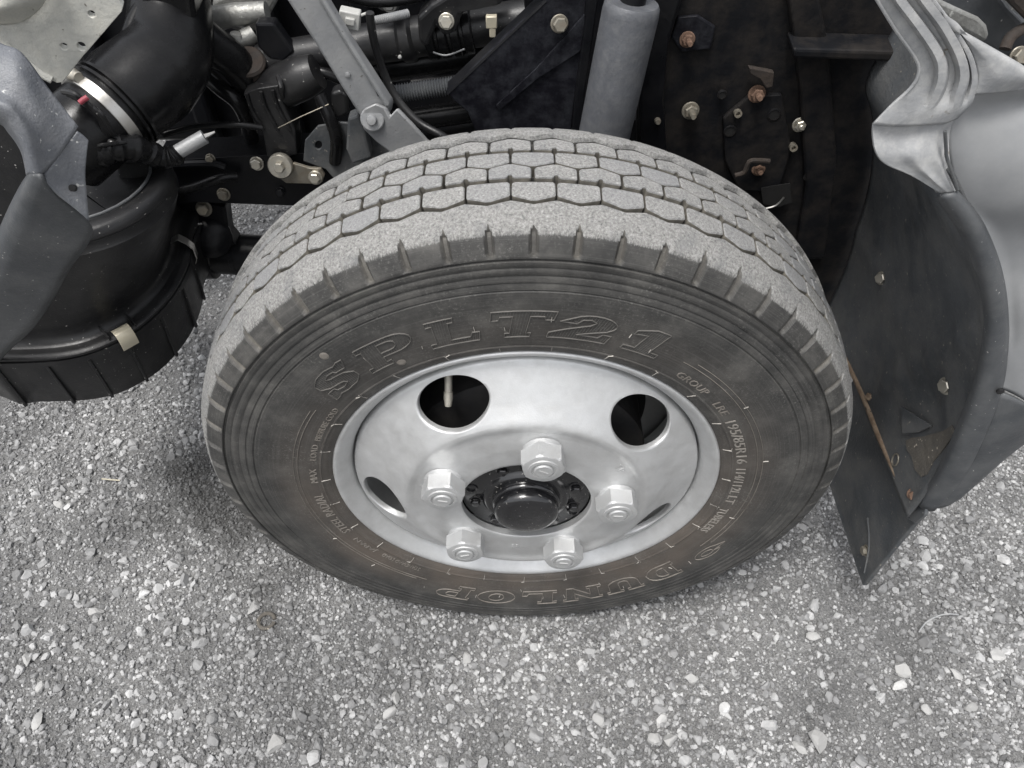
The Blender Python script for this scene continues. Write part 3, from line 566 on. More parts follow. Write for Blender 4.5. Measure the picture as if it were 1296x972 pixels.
GL = {
 'S': [[(0.95, 0.98), (0.88, 0.70), (0.66, 0.72), (0.62, 0.80), (0.46, 0.82), (0.36, 0.74), (0.44, 0.66), (0.78, 0.58), (0.96, 0.42), (0.98, 0.22), (0.82, 0.05), (0.52, 0.0), (0.30, 0.06), (0.22, 0.0), (0.08, 0.0), (0.10, 0.34), (0.30, 0.34), (0.34, 0.22), (0.52, 0.17), (0.66, 0.24), (0.60, 0.34), (0.26, 0.42), (0.08, 0.58), (0.06, 0.80), (0.24, 0.96), (0.50, 1.0), (0.72, 0.94), (0.82, 1.0), (0.95, 0.98)]],
 'P': [[(0.0, 0.0), (0.50, 0.0), (0.50, 0.16), (0.40, 0.16), (0.40, 0.36), (0.66, 0.36)] + arcpts(0.66, 0.68, 0.34, 0.32, -90, 90) + [(0.0, 1.0), (0.0, 0.84), (0.10, 0.84), (0.10, 0.16), (0.0, 0.16), (0.0, 0.0)],
       [(0.40, 0.52), (0.60, 0.52)] + arcpts(0.60, 0.68, 0.12, 0.16, -90, 90, 6) + [(0.40, 0.84), (0.40, 0.52)]],
 'L': [[(0.0, 0.0), (1.0, 0.0), (1.0, 0.34), (0.86, 0.34), (0.82, 0.18), (0.42, 0.18), (0.42, 0.84), (0.52, 0.84), (0.52, 1.0), (0.0, 1.0), (0.0, 0.84), (0.12, 0.84), (0.12, 0.16), (0.0, 0.16), (0.0, 0.0)]],
 'T': [[(0.26, 0.0), (0.70, 0.0), (0.70, 0.16), (0.62, 0.16), (0.62, 0.80), (0.84, 0.80), (0.86, 0.68), (1.0, 0.68), (1.0, 1.0), (0.0, 1.0), (0.0, 0.68), (0.12, 0.68), (0.14, 0.80), (0.34, 0.80), (0.34, 0.16), (0.26, 0.16), (0.26, 0.0)]],
 '2': [[(0.0, 0.0), (1.0, 0.0), (1.0, 0.34), (0.86, 0.34), (0.82, 0.19), (0.46, 0.19), (0.88, 0.46)] + arcpts(0.60, 0.68, 0.37, 0.30, -35, 150, 10) + [(0.10, 0.66), (0.36, 0.62), (0.42, 0.78), (0.54, 0.82), (0.64, 0.74), (0.58, 0.60), (0.0, 0.20), (0.0, 0.0)]],
 '1': [[(0.10, 0.0), (0.86, 0.0), (0.86, 0.16), (0.66, 0.16), (0.66, 1.0), (0.40, 1.0), (0.10, 0.80), (0.10, 0.66), (0.34, 0.72), (0.34, 0.16), (0.10, 0.16), (0.10, 0.0)]],
 'D': [[(0.0, 0.0), (0.55, 0.0)] + arcpts(0.55, 0.5, 0.45, 0.5, -90, 90) + [(0.0, 1.0), (0.0, 0.82), (0.10, 0.82), (0.10, 0.18), (0.0, 0.18), (0.0, 0.0)], [(0.38, 0.2), (0.52, 0.2)] + arcpts(0.52, 0.5, 0.17, 0.3, -90, 90, 6) + [(0.38, 0.8), (0.38, 0.2)]],
 'U': [[(0.0, 1.0), (0.44, 1.0), (0.44, 0.84), (0.36, 0.84), (0.36, 0.34)] + arcpts(0.50, 0.32, 0.14, 0.14, 180, 360, 6) + [(0.64, 0.84), (0.56, 0.84), (0.56, 1.0), (1.0, 1.0), (1.0, 0.84), (0.92, 0.84), (0.92, 0.34)] + arcpts(0.5, 0.34, 0.42, 0.34, 0, -180, 10) + [(0.08, 0.84), (0.0, 0.84), (0.0, 1.0)]],
 'N': [[(0.0, 0.0), (0.38, 0.0), (0.38, 0.16), (0.30, 0.16), (0.30, 0.62), (0.74, 0.0), (0.92, 0.0), (0.92, 0.84), (1.0, 0.84), (1.0, 1.0), (0.62, 1.0), (0.62, 0.84), (0.70, 0.84), (0.70, 0.42), (0.30, 1.0), (0.0, 1.0), (0.0, 0.84), (0.08, 0.84), (0.08, 0.16), (0.0, 0.16), (0.0, 0.0)]],
 'O': [arcpts(0.5, 0.5, 0.5, 0.5, 0, 360, 22), arcpts(0.5, 0.5, 0.2, 0.28, 0, 360, 14)],
}
def hatch_lines(loops, step, ang=0.0):              # parallel strokes clipped to the letter (even-odd)
    out = []; x = 0.02
    while x < 1.0:
        ys = []
        for L in loops:
            for (x0, y0), (x1, y1) in zip(L[:-1], L[1:]):
                if (x0 - x)*(x1 - x) < 0: ys.append(y0 + (y1-y0)*(x-x0)/(x1-x0))
        ys.sort()
        for a, b in zip(ys[::2], ys[1::2]):
            if b - a > 0.06: out.append([(x, a + 0.025), (x, b - 0.025)])
        x += step
    return out
def big_word(word, spans, r0, r1, material, hatched, slant=0.0):
    for ch, (a0, a1) in zip(word, spans):
        lines = [cell(L, a0, a1, r0, r1, slant) for L in GL[ch]]
        V, F = rib_lines(lines, 0.0013 if not hatched else 0.0010, 0.0012); o = wall_part('raised_letter', V, F, material); o['label'] = 'raised outlined character ' + ch
        if hatched:
            hl = [cell(L, a0, a1, r0, r1, slant) for L in hatch_lines(GL[ch], 0.047)]
            V2, F2 = rib_lines(hl, 0.00055, 0.00045); b = len(V); V += V2; F += [tuple(i+b for i in f_) for f_ in F2]
            me = o.data; me.clear_geometry(); me.from_pydata(V, [], F)
            me.materials.append(M['hatch'])
            for p in me.polygons: p.material_index = 1 if p.vertices[0] >= b else 0
big_word('SPLT21', [(141, 129.5), (127, 114.5), (111, 100.5), (98.5, 86.5), (86.5, 74), (71.5, 60.5)], 0.2475, 0.2810, M['letter_dim'], True, 0.12)
big_word('DUNLOP', [(-41.5, -51.5), (-53.5, -64.5), (-66, -77.5), (-79.5, -90), (-92, -103), (-105, -115)], 0.2560, 0.2880, M['letter'], False, 0.10)
# flying letter emblem in front of the lower word
V, F = rib_lines([cell(L, -30, -36, 0.2680, 0.2850) for L in ([(-0.9, 0.55), (0.0, 0.62)] + arcpts(0.25, 0.5, 0.75, 0.5, 150, -150, 14) + [(-0.9, 0.55)], arcpts(0.3, 0.5, 0.35, 0.24, 0, 360, 12))], 0.0009, 0.0008)
wall_part('raised_emblem', V, F, M['letter'])['label'] = 'raised flying-D emblem beside the lower word'
def small_text(txt, a0, a1, rb, hgt, material, name='raised_text'):
    cu = bpy.data.curves.new('t', 'FONT'); cu.body = txt; cu.size = 1.0; cu.extrude = 0.0; cu.resolution_u = 2
    ob = bpy.data.objects.new('t', cu); scene.collection.objects.link(ob); dg = bpy.context.evaluated_depsgraph_get()
    me = ob.evaluated_get(dg).to_mesh(); vs = np.array([v.co[:] for v in me.vertices]); fs = [tuple(p.vertices) for p in me.polygons]
    ob.evaluated_get(dg).to_mesh_clear(); bpy.data.objects.remove(ob); bpy.data.curves.remove(cu)
    x0, x1 = vs[:, 0].min(), vs[:, 0].max(); y0, y1 = vs[:, 1].min(), vs[:, 1].max()
    n = len(vs); V = []
    for h in (0.0007, -0.0003):
        for x, y, _ in vs:
            a = R(a0 + (a1 - a0)*(x - x0)/(x1 - x0)); r = rb + hgt*(y - y0)/(y1 - y0); V.append((r*math.cos(a), wall_y(r, a) - h, r*math.sin(a)))
    ed = {}
    for f_ in fs:
        for i in range(len(f_)):
            e = (f_[i], f_[(i+1) % len(f_)]); k = tuple(sorted(e)); ed[k] = None if k in ed else e
    F = list(fs) + [(e[0], e[1], e[1]+n, e[0]+n) for e in ed.values() if e]
    o = wall_part(name, V, F, material); o['label'] = 'raised small print reading ' + txt
for tx, a0, a1, rb, hg, mt in [('GROUP', 54, 43.5, 0.2385, 0.0085, 'letter'), ('LRE', 39, 33.5, 0.2375, 0.0085, 'letter'), ('195/85R16', 30.5, 11.5, 0.2362, 0.0112, 'text'), ('114/112L', 9, -3.0, 0.2362, 0.0105, 'text'), ('LT', -4.0, -7.8, 0.2368, 0.0100, 'text'),
                               ('TUBELESS', -10.5, -23.5, 0.2365, 0.0100, 'text'), ('STANDARD LOAD', -125.5, -140, 0.2370, 0.0066, 'letter'), ('JAPAN', -142.5, -152, 0.2368, 0.0078, 'letter'), ('STEEL RADIAL', -156, -177, 0.2362, 0.0110, 'letter'),
                               ('MAX', 177.5, 171, 0.2368, 0.0078, 'letter'), ('LOAD', 167, 160, 0.2368, 0.0070, 'letter'), ('PRESSURE COLD', 158, 143.5, 0.2368, 0.0064, 'letter')]:
    small_text(tx, a0, a1, rb, hg, M[mt])
def arc_line(a0, a1, r): return [(a0 + (a1-a0)*i/40, r) for i in range(41)]
for al in (arc_line(56, -30, 0.2585), arc_line(53, -27, 0.2640), arc_line(146, 239, 0.2570), arc_line(147, 236, 0.2612)):
    V, F = rib_lines([al], 0.0008, 0.0007); wall_part('mould_ring', V, F, M['letter'])
ticks = []
for k in range(27):                                 # flash lines left by the mould vents
    a = 17 + k*13.33 + random.uniform(-1.2, 1.2); ticks.append([(a, 0.2235), (a + random.uniform(-0.3, 0.3), 0.2315 + random.uniform(0, 0.003))])
    if random.random() < 0.6: ticks.append([(a, 0.2318), (a + random.choice((-1.1, 1.1)), 0.2335)])
for a in (64, 70, 86, 95, 101, 113, 125, -38, -44, -52, -60, -66, -78, -84, -91, -97, -104, 12, -14, 34, 205, 222, 240): 
    r0 = random.uniform(0.250, 0.274); ticks.append([(a, r0), (a + random.uniform(-0.4, 0.4), r0 + random.uniform(0.004, 0.008))])
V, F = rib_lines(ticks, 0.0008, 0.0009); wall_part('mould_flash', V, F, M['tick'])['kind'] = 'stuff'
for a, r0, s_ in ((119.5, 0.2445, 0.0040), (130.5, 0.293, 0.004)):   # little caked dabs
    mb = MB(); c = Vector(on_wall(0, r0, 0, a)); mb.lathe(c + Vector((0, 0.0005, 0)), FACE, [(s_*1.3, 0), (s_*1.1, 0.0007), (s_*0.5, 0.0010)], 14); mb.v = [p + WC for p in mb.v]; mb.build('mud_dab', M['letter'], tyre)

# rim
def revolve(prof, NA, name, material, parent, sharp=50, cap=False):
    V = [(r*math.cos(2*math.pi*a/NA), y, r*math.sin(2*math.pi*a/NA)) for r, y in prof for a in range(NA)]
    F = [(i*NA+a, i*NA+(a+1) % NA, (i+1)*NA+(a+1) % NA, (i+1)*NA+a) for i in range(len(prof)-1) for a in range(NA)]
    if cap: F += [tuple(range((len(prof)-1)*NA, len(prof)*NA))]
    me = bpy.data.meshes.new(name); me.from_pydata(V, [], F)
    b = bmesh.new(); b.from_mesh(me); bmesh.ops.recalc_face_normals(b, faces=b.faces); b.to_mesh(me); b.free()
    me.shade_smooth(); me.set_sharp_from_angle(angle=R(sharp)); return link_obj(name, me, material, parent, WC)
rim = revolve([(0.150, 0.150), (0.196, 0.150), (0.215, 0.158), (0.216, 0.154), (0.200, 0.146), (0.1985, 0.100), (0.186, 0.088), (0.184, 0.060), (0.1965, 0.040), (0.1992, 0.028), (0.2000, 0.0160), (0.2012, 0.0122), (0.2045, 0.0085), (0.2080, 0.0045), (0.2110, 0.0012), (0.2135, -0.0012), (0.2155, -0.0024), (0.2175, -0.0028), (0.2190, -0.0021), (0.2199, -0.0004), (0.2202, 0.002), (0.2198, 0.006), (0.2150, 0.010), (0.205, 0.012), (0.2035, 0.03)], 240, 'rim', M['wheel_paint'], wheel)
rim['label'] = 'silver painted steel rim'
_dr = np.array([0.0735, 0.0750, 0.100, 0.116, 0.122, 0.127, 0.131, 0.1345, 0.138, 0.142, 0.148, 0.156, 0.166, 0.176, 0.185, 0.191, 0.1945, 0.1962, 0.1975, 0.1978]); _dy = np.array([-0.0275, -0.0285, -0.0280, -0.0262, -0.0255, -0.0256, -0.0266, -0.0272, -0.0264, -0.0240, -0.0195, -0.0137, -0.0072, -0.0012, 0.0040, 0.0074, 0.0094, 0.0106, 0.0140, 0.0260])
def ydisc(r): return float(np.interp(r, _dr, _dy))
NUTS = [81 + 72*k for k in range(5)]; HOLES = [45 + 72*k for k in range(5)]; NR = 0.1010
def disc_pt(r, th):
    y = ydisc(r); x, z = r*math.cos(th), r*math.sin(th)
    for na in NUTS:
        d = math.hypot(x - NR*math.cos(R(na)), z - NR*math.sin(R(na))); y -= 0.0030*math.exp(-(d/0.022)**4)*(1 if r > 0.076 else 0.4)
    return (x, y, z)
def build_disc():
    V, F = [], []; SEG = 48; NA = 5*SEG; RI, RO = 0.1370, 0.1945
    def ring(rs):
        b = len(V)
        for r in rs:
            for a in range(NA): V.append(disc_pt(r, R(HOLES[0] - 36) + 2*math.pi*a/NA))
        for i in range(len(rs)-1):
            for a in range(NA): F.append((b+i*NA+a, b+i*NA+(a+1) % NA, b+(i+1)*NA+(a+1) % NA, b+(i+1)*NA+a))
    ring([0.0735, 0.0742, 0.0750] + list(np.linspace(0.078, RI, 36))); ring([RO, 0.1955, 0.1962, 0.1970, 0.1975, 0.1978])
    hr, ht = 0.0256, 0.0408; rc_ = 0.1672; SID = 14
    for h in HOLES:
        th0 = R(h - 36); per = [(2*math.pi*a/NA, RI) for a in range(SEG)] + [(R(72), RI + (RO-RI)*k/SID) for k in range(SID)] + [(2*math.pi*a/NA, RO) for a in range(SEG, 0, -1)] + [(0.0, RO - (RO-RI)*k/SID) for k in range(SID)]
        n = len(per); mid = R(36); el_ = []
        for t, r in per:
            dx, dr = (t - mid)*rc_, r - rc_; a = math.atan2(dr/hr, dx/ht)
            el_.append((mid + ht*math.cos(a)/rc_, rc_ + hr*math.sin(a)))
        b = len(V); K = 10
        for i in range(K+1):
            f_ = 1 - (1 - i/K)**1.5
            for (t, r), (t2, r2) in zip(per, el_):
                V.append(disc_pt(r + (r2-r)*f_, th0 + t + (t2-t)*f_))
        for i in range(K):
            for k in range(n): F.append((b+i*n+k, b+i*n+(k+1) % n, b+(i+1)*n+(k+1) % n, b+(i+1)*n+k))
        last = b + K*n
        for dep, grow in ((0.0010, 0.975), (0.0025, 0.962), (0.0070, 0.962)):   # rolled edge of the hand hole
            b2 = len(V)
            for (t2, r2) in el_:
                t3, r3 = mid + (t2-mid)*grow, rc_ + (r2-rc_)*grow; p = disc_pt(r3, th0 + t3); V.append((p[0]*(1 - dep*1.5), p[1] + dep, p[2]*(1 - dep*1.5)))
            for k in range(n): F.append((last+k, last+(k+1) % n, b2+(k+1) % n, b2+k))
            last = b2
    b = len(V)                                       # bore
    for dep in (0.0, 0.008):
        for a in range(NA): p = disc_pt(0.0735, 2*math.pi*a/NA + R(HOLES[0] - 36)); V.append((p[0], p[1] + dep, p[2]))
    for a in range(NA): F.append((b+a, b+(a+1) % NA, b+NA+(a+1) % NA, b+NA+a))
    me = bpy.data.meshes.new('wheel_disc'); me.from_pydata(V, [], F)
    bb = bmesh.new(); bb.from_mesh(me); bmesh.ops.remove_doubles(bb, verts=bb.verts, dist=2e-5); bmesh.ops.recalc_face_normals(bb, faces=bb.faces); bb.to_mesh(me); bb.free()
    me.shade_smooth(); me.set_sharp_from_angle(angle=R(50)); return link_obj('wheel_disc', me, M['wheel_paint'], wheel, WC)
disc = build_disc(); disc['label'] = 'silver pressed-steel wheel disc with five hand holes'
# stamped marks on the disc
def disc_text(txt, ang, r, size, rot=0.0):
    cu = bpy.data.curves.new('t', 'FONT'); cu.body = txt; cu.size = size; cu.extrude = 0.0003; cu.resolution_u = 2; cu.align_x = 'CENTER'; cu.align_y = 'CENTER'
    ob = bpy.data.objects.new('t', cu); scene.collection.objects.link(ob); dg = bpy.context.evaluated_depsgraph_get()
    me = bpy.data.meshes.new_from_object(ob.evaluated_get(dg)); bpy.data.objects.remove(ob)
    c = (r*math.cos(R(ang)), r*math.sin(R(ang))); cr, sr = math.cos(R(rot)), math.sin(R(rot))
    for v in me.vertices:
        x = c[0] + v.co.x*cr - v.co.y*sr; z = c[1] + v.co.x*sr + v.co.y*cr; y = disc_pt(math.hypot(x, z), math.atan2(z, x))[1]; v.co = (x, y - 0.0002 - v.co.z, z)
    link_obj('stamped_mark', me, M['nut_paint'], disc, WC)
disc_text('22', -97, 0.098, 0.010); disc_text('TP', 33, 0.118, 0.012, -58); disc_text('5', 165, 0.118, 0.008, 75)
# nuts with the stud ends in them
def build_nut(ang, k):
    c = WC + Vector((NR*math.cos(R(ang)), disc_pt(NR, R(ang))[1] - 0.0005, NR*math.sin(R(ang))))
    mb = MB(); r = 0.0222; ph = R([12, 38, 8, 30, 22][k])
    mb.lathe(c, FACE, [(r*0.98, -0.003), (r*0.97, 0.0020), (r*0.90, 0.0035)], 28)
    n = 36; rings = []
    for h, cham in ((0.002, 1.0), (0.0155, 1.0), (0.0185, 1.0), (0.0204, 0.90), (0.0210, 0.82)):
        L = []
        for i in range(n):
            a = 2*math.pi*i/n; hexr = r*math.cos(math.pi/6)/math.cos(((a + math.pi/6) % (math.pi/3)) - math.pi/6)*1.06
            lim = 9 if h < 0.016 else r*1.075*cham; rad = min(hexr*1.02, lim)
            L.append(c + Vector((rad*math.cos(a + ph), -h, rad*math.sin(a + ph))))
        rings.append(L)
    mb.loft(rings)
    o = mb.build('lug_nut', M['nut_paint'], wheel, smooth=24)
    mb = MB(); mb.lathe(c, FACE, [(0.0160, 0.0205), (0.0156, 0.0222), (0.0126, 0.0226), (0.0118, 0.0205)], 28, cap=False)
    mb.build('collar', M['nut_paint'], o)
    mb = MB(); mb.lathe(c, FACE, [(0.0100, 0.015), (0.0100, 0.0228), (0.0090, 0.0240)], 24)
    rot = Matrix.Rotation(R([30, 15, -18, 8, 5][k]), 3, 'Y'); mb.box(c + Vector((0, -0.0241, 0)), (0.0105, 0.0012, 0.0018), rot)
    mb.build('stud', M['nut_paint'], o, smooth=30)
for k, a in enumerate(NUTS): build_nut(a, k)
# hub: flange, small bolts, domed cap
hub = revolve([(0.0732, 0.004), (0.0730, -0.0165), (0.0715, -0.0185), (0.052, -0.0190), (0.0490, -0.0215), (0.0470, -0.0250), (0.0455, -0.0255), (0.0400, -0.0250)], 96, 'hub', M['gloss_black'], wheel, cap=True)
hub['label'] = 'glossy black hub in the centre bore'
revolve([(0.0380, -0.0230), (0.0382, -0.0300), (0.0372, -0.0310), (0.0362, -0.0315), (0.0362, -0.0400), (0.0352, -0.0430), (0.0328, -0.0455), (0.0290, -0.0470), (0.0220, -0.0480), (0.0110, -0.0485), (0.0010, -0.0487)], 72, 'hub_cap', M['gloss_black'], hub, cap=True)
for a in (18, 90, 117, 189, 232, 262, 305, 340):
    p = WC + Vector((0.0585*math.cos(R(a)), -0.0188, 0.0585*math.sin(R(a)))); bolt(hub, p, FACE, 0.0058, M['gloss_black'], washer=1.4, h=0.8)
for a in (165, 330):
    p = WC + Vector((0.064*math.cos(R(a)), -0.0188, 0.064*math.sin(R(a)))); mb = MB(); mb.lathe(p, FACE, [(0.007, -0.002), (0.007, 0.0012), (0.005, 0.002), (0.004, -0.001)], 16); mb.build('hub_boss', M['gloss_black'], hub)
revolve([(0.06, 0.030), (0.135, 0.030), (0.140, 0.034), (0.140, 0.110), (0.150, 0.112), (0.150, 0.125), (0.02, 0.127)], 80, 'brake_drum', M['drum'], wheel, cap=True)['label'] = 'dark brake drum behind the hand holes'
pv = [Vector((-0.0815, 0.046, 0.172)), Vector((-0.0818, 0.030, 0.150)), Vector((-0.0822, 0.020, 0.137)), Vector((-0.0825, 0.011, 0.1245))]
mb = MB(); mb.tube([p + WC for p in pv[:3]], 0.0042, 12); mb.tube([pv[2] + WC, pv[2]*0.55 + pv[3]*0.45 + WC, pv[3] + WC], [0.0050, 0.0050, 0.0036], 12)
mb.build('valve_stem', M['valve'], wheel)
#@@REST1
# ------------------------------------------------------------------ right side: arch liner, skirt, flap, inner apron
_lp = np.radians([-20, 0, 14.5, 25.6, 34, 44.7, 54.8, 75, 100]); _lr = np.array([0.446, 0.446, 0.454, 0.475, 0.490, 0.500, 0.510, 0.520, 0.52])
def liner_r(phi): return float(np.interp(phi, _lp, _lr))
PB = R(40)
def liner_pt(phi, y, d=0.0):
    r = liner_r(phi) - d; r += max(0.0, math.degrees(phi) - 44)*0.0012; arc = Vector((r*math.cos(phi), y, AX + r*math.sin(phi)))
    if phi <= PB: return arc
    r0 = liner_r(PB) - d; k = (phi - PB)/R(20); up = Vector((r0*math.cos(PB) + 0.05*k, y, AX + r0*math.sin(PB) + 0.26*k))
    w_ = max(0.0, min(1.0, (y + 0.02)/0.10)); w_ = w_*w_*(3 - 2*w_); return arc.lerp(up, w_)
def on_liner(px, py, d=0.0):
    dr = ray(px, py); t = 0.35
    while t < 2.5:
        p = CAM + dr*t; q = Vector((p.x, 0, p.z - AX))
        if q.length > liner_r(math.atan2(q.z, q.x)) - d and p.x > 0.15: return p
        t += 0.001
    return CAM + dr
def liner_n(p): return -Vector((p.x, 0, p.z - AX)).normalized()
liner = thing('wheel_arch_liner', 'dusty black wheel arch liner curving behind the tyre, right of the frame', 'arch liner', (0.45, 0.12, 0.35))
rows = []
for i in range(33):
    phi = R(-4 + i*60/32); row = []
    for j in range(19):
        y = -0.028 + 0.348*j/18
        d = 0.0
        s_ = (y + 0.028)/0.348                                   # diagonal pressed bead and a step near the foot
        q = math.degrees(phi) - (4 + 34*(0.45 - s_)/0.45) if s_ < 0.5 else 99
        d += 0.006*math.exp(-(q/2.0)**2)
        d -= 0.012*max(0, 1 - abs(math.degrees(phi) - 12)/7)*max(0, 1 - abs(s_ - 0.2)/0.2)
        row.append(liner_pt(phi, y, d))
    rows.append(row)
shell = grid_mb(rows, 2); shell_v, shell_f = list(shell.v), list(shell.f)
shell.build('shell', M['liner'], liner, smooth=60, solid=0.003)
from mathutils.bvhtree import BVHTree
LB = BVHTree.FromPolygons(shell_v, shell_f)
def on_liner(px, py, d=0.0):
    dr = ray(px, py).normalized(); h = LB.ray_cast(CAM, dr)
    if h[0] is None: return CAM + dr*0.9
    n_ = h[1] if h[1].dot(dr) < 0 else -h[1]; return h[0] + n_*d
def liner_n(p):
    h = LB.find_nearest(p); return h[1] if h[1].dot(CAM - p) > 0 else -h[1]
p = on_liner(1118, 352, 0.002); bolt(liner, p + (CAM - p).normalized()*0.004, liner_n(p) + (CAM - p).normalized()*0.9, pxs(7, p), M['zinc'], washer=1.25, h=0.6)
p = on_liner(1200, 488, 0.002); bolt(liner, p + (CAM - p).normalized()*0.004, liner_n(p) + (CAM - p).normalized()*0.9, pxs(8.5, p), M['zinc'], washer=1.35, h=0.6)
for px, py, a in ((1190, 427, 7), (1176, 457, 4), (1106, 382, 5)):
    p = on_liner(px, py); n = liner_n(p); mb = MB(); mb.lathe(p, n, [(pxs(a, p), -0.002), (pxs(a, p), 0.0008), (pxs(a*0.8, p), 0.001)], 10); mb.build('slot', M['hole'], liner)
p = on_liner(1184, 513); n = liner_n(p); mb = MB(); mb.lathe(p, n, [(pxs(13, p), -0.002), (pxs(13, p), 0.0015), (pxs(9, p), 0.002), (pxs(8, p), 0.0005)], 20); mb.build('grommet', M['black_rubber'], liner)
pts = [on_liner(1228 - 121*i/16, 342 + 162*i/16, -0.0012) for i in range(17)]
mb = MB(); mb.tube(pts, [0.0012] + [0.0030]*8 + [0.0012], 12); mb.build('pressed_bead', M['liner'], liner, smooth=60)
# mud shelf and the small triangular flap at the foot of the liner
mb = MB(); mb.slab([on_liner(*q, 0.004) for q in ((1150, 558), (1158, 554), (1172, 553), (1184, 550), (1198, 546), (1210, 538), (1214, 546), (1208, 556), (1198, 570), (1186, 584), (1178, 600), (1170, 604), (1162, 594), (1158, 578), (1152, 570))], (0.004, 0.001, -0.002)); mb.build('caked_mud', M['mud'], liner, smooth=0)
mb = MB(); mb.slab([on_liner(*q, 0.010) for q in ((1150, 514), (1191, 540), (1172, 548), (1152, 549))], (0.004, 0.001, -0.002)); mb.build('gusset', M['liner'], liner, smooth=0, bevel=0.001)

skirt = thing('arch_skirt', 'dark grey plastic arch edge and skirt below the pale sheet-metal panel', 'arch trim', (0.46, -0.03, 0.32))
ST = [[(1188, 247, -0.020), (1194, 244, -0.028), (1206, 243, -0.028), (1212, 245, -0.018)],
      [(1216, 288, -0.022), (1222, 284, -0.032), (1236, 284, -0.032), (1242, 288, -0.020)],
      [(1239, 342, -0.024), (1245, 340, -0.035), (1259, 343, -0.035), (1264, 346, -0.022)],
      [(1250, 400, -0.026), (1255, 400, -0.038), (1267, 404, -0.038), (1272, 406, -0.026)],
      [(1245, 448, -0.028), (1250, 451, -0.041), (1264, 456, -0.042), (1270, 458, -0.034)],
      [(1235, 486, -0.028), (1240, 491, -0.042), (1256, 496, -0.044), (1263, 498, -0.042)],
      [(1216, 535, -0.028), (1222, 541, -0.040), (1238, 546, -0.044), (1246, 546, -0.044)],
      [(1191, 592, -0.026), (1196, 598, -0.036), (1210, 603, -0.040), (1218, 602, -0.040)],
      [(1164, 637, -0.022), (1168, 641, -0.028), (1176, 644, -0.031), (1182, 644, -0.032)]]
pgrid(ST, 5).build('edge_moulding', M['skirt'], skirt, smooth=60, solid=0.003)
pgrid([[(1260, 496, -0.0435), (1280, 503, -0.046), (1310, 516, -0.046), (1350, 520, -0.03)], [(1244, 544, -0.0445), (1266, 540, -0.048), (1302, 538, -0.047), (1345, 532, -0.03)], [(1230, 574, -0.042), (1248, 575, -0.046), (1274, 572, -0.045), (1300, 560, -0.03)], [(1214, 602, -0.0405), (1230, 605, -0.042), (1252, 598, -0.042), (1262, 590, -0.03)], [(1180, 644, -0.032), (1196, 642, -0.034), (1216, 631, -0.036), (1222, 624, -0.026)]], 5).build('skirt_face', M['skirt'], skirt, smooth=60, solid=0.004)
mb = MB(); mb.slab(poly([(1266, 270, -0.012), (1300, 300, -0.012), (1300, 470, -0.012), (1284, 474, -0.012), (1280, 400, -0.012)], -0.012), (0, 0.01, 0)); 
p = at(1266, 495, -0.050); mb2 = MB(); mb2.lathe(p, FACE, [(0.0035, -0.001), (0.0035, 0.001), (0.002, 0.002)], 12); mb2.build('rivet', M['black_plastic'], skirt)
p = at(1152, 650, -0.022); mb2 = MB(); mb2.slab([atx(*q, 0.452) for q in ((1140, 640), (1172, 640), (1170, 652), (1158, 662), (1146, 655))], (0.004, 0, 0)); mb2.build('lower_tab', M['skirt'], skirt, bevel=0.001)

FX = 0.462
flap = thing('mud_flap', 'black rubber mud flap hanging behind the tyre to just above the gravel', 'mud flap', (FX, 0.09, 0.12))
mb = MB(); out = [Vector((FX, -0.016, 0.126)), Vector((FX, 0.02, 0.124)), Vector((FX, 0.19, 0.123)), Vector((FX + 0.002, 0.22, 0.14)), Vector((FX + 0.004, 0.22, 0.40)), Vector((FX + 0.002, -0.018, 0.385)), Vector((FX + 0.002, -0.022, 0.335)), Vector((FX, -0.019, 0.22))]
mb.slab(out, (0.006, 0, 0)); mb.build('rubber_sheet', M['liner'], flap, smooth=0, bevel=0.0012)
p = atx(1096, 697, FX); bolt(flap, p, (-1, 0, 0), pxs(6, p), M['dull_zinc'], washer=1.3)
mb = MB(); mb.tube([atx(1098, 655, FX - 0.0004), atx(1100, 690, FX - 0.0004), atx(1094, 725, FX - 0.0004)], 0.0012, 6, smooth=4); mb.build('moulded_rib', M['liner'], flap)

RX = 0.448
rod = thing('stay_rod', 'rusty mud-caked stay rod slanting between tyre and arch liner', 'rod', tuple(atx(1150, 632, RX)))
mb = MB(); mb.tube([atx(1072, 455, RX - 0.004), atx(1093, 500, RX - 0.004), atx(1112, 548, RX - 0.004), atx(1130, 588, RX - 0.002), atx(1144, 618, RX), atx(1150, 632, RX)], 0.0048, 12, smooth=4); mb.build('bar', M['rod'], rod)
p = atx(1158, 626, RX); bolt(rod, p, (-0.5, -0.8, 0.5), pxs(7.5, p), M['rust'], washer=1.25, h=0.7)
p = atx(1133, 582, RX - 0.006); mb = MB(); mb.tube([p + Vector((0, 0.006*math.cos(a), 0.009*math.sin(a))) for a in [i*2*math.pi/16 for i in range(17)]], 0.001, 6, cap=False); mb.build('wire_loop', M['dull_zinc'], rod)
p = atx(1100, 502, RX - 0.006); bolt(rod, p, (-1, -0.3, 0.2), pxs(5, p), M['rod'], washer=0)

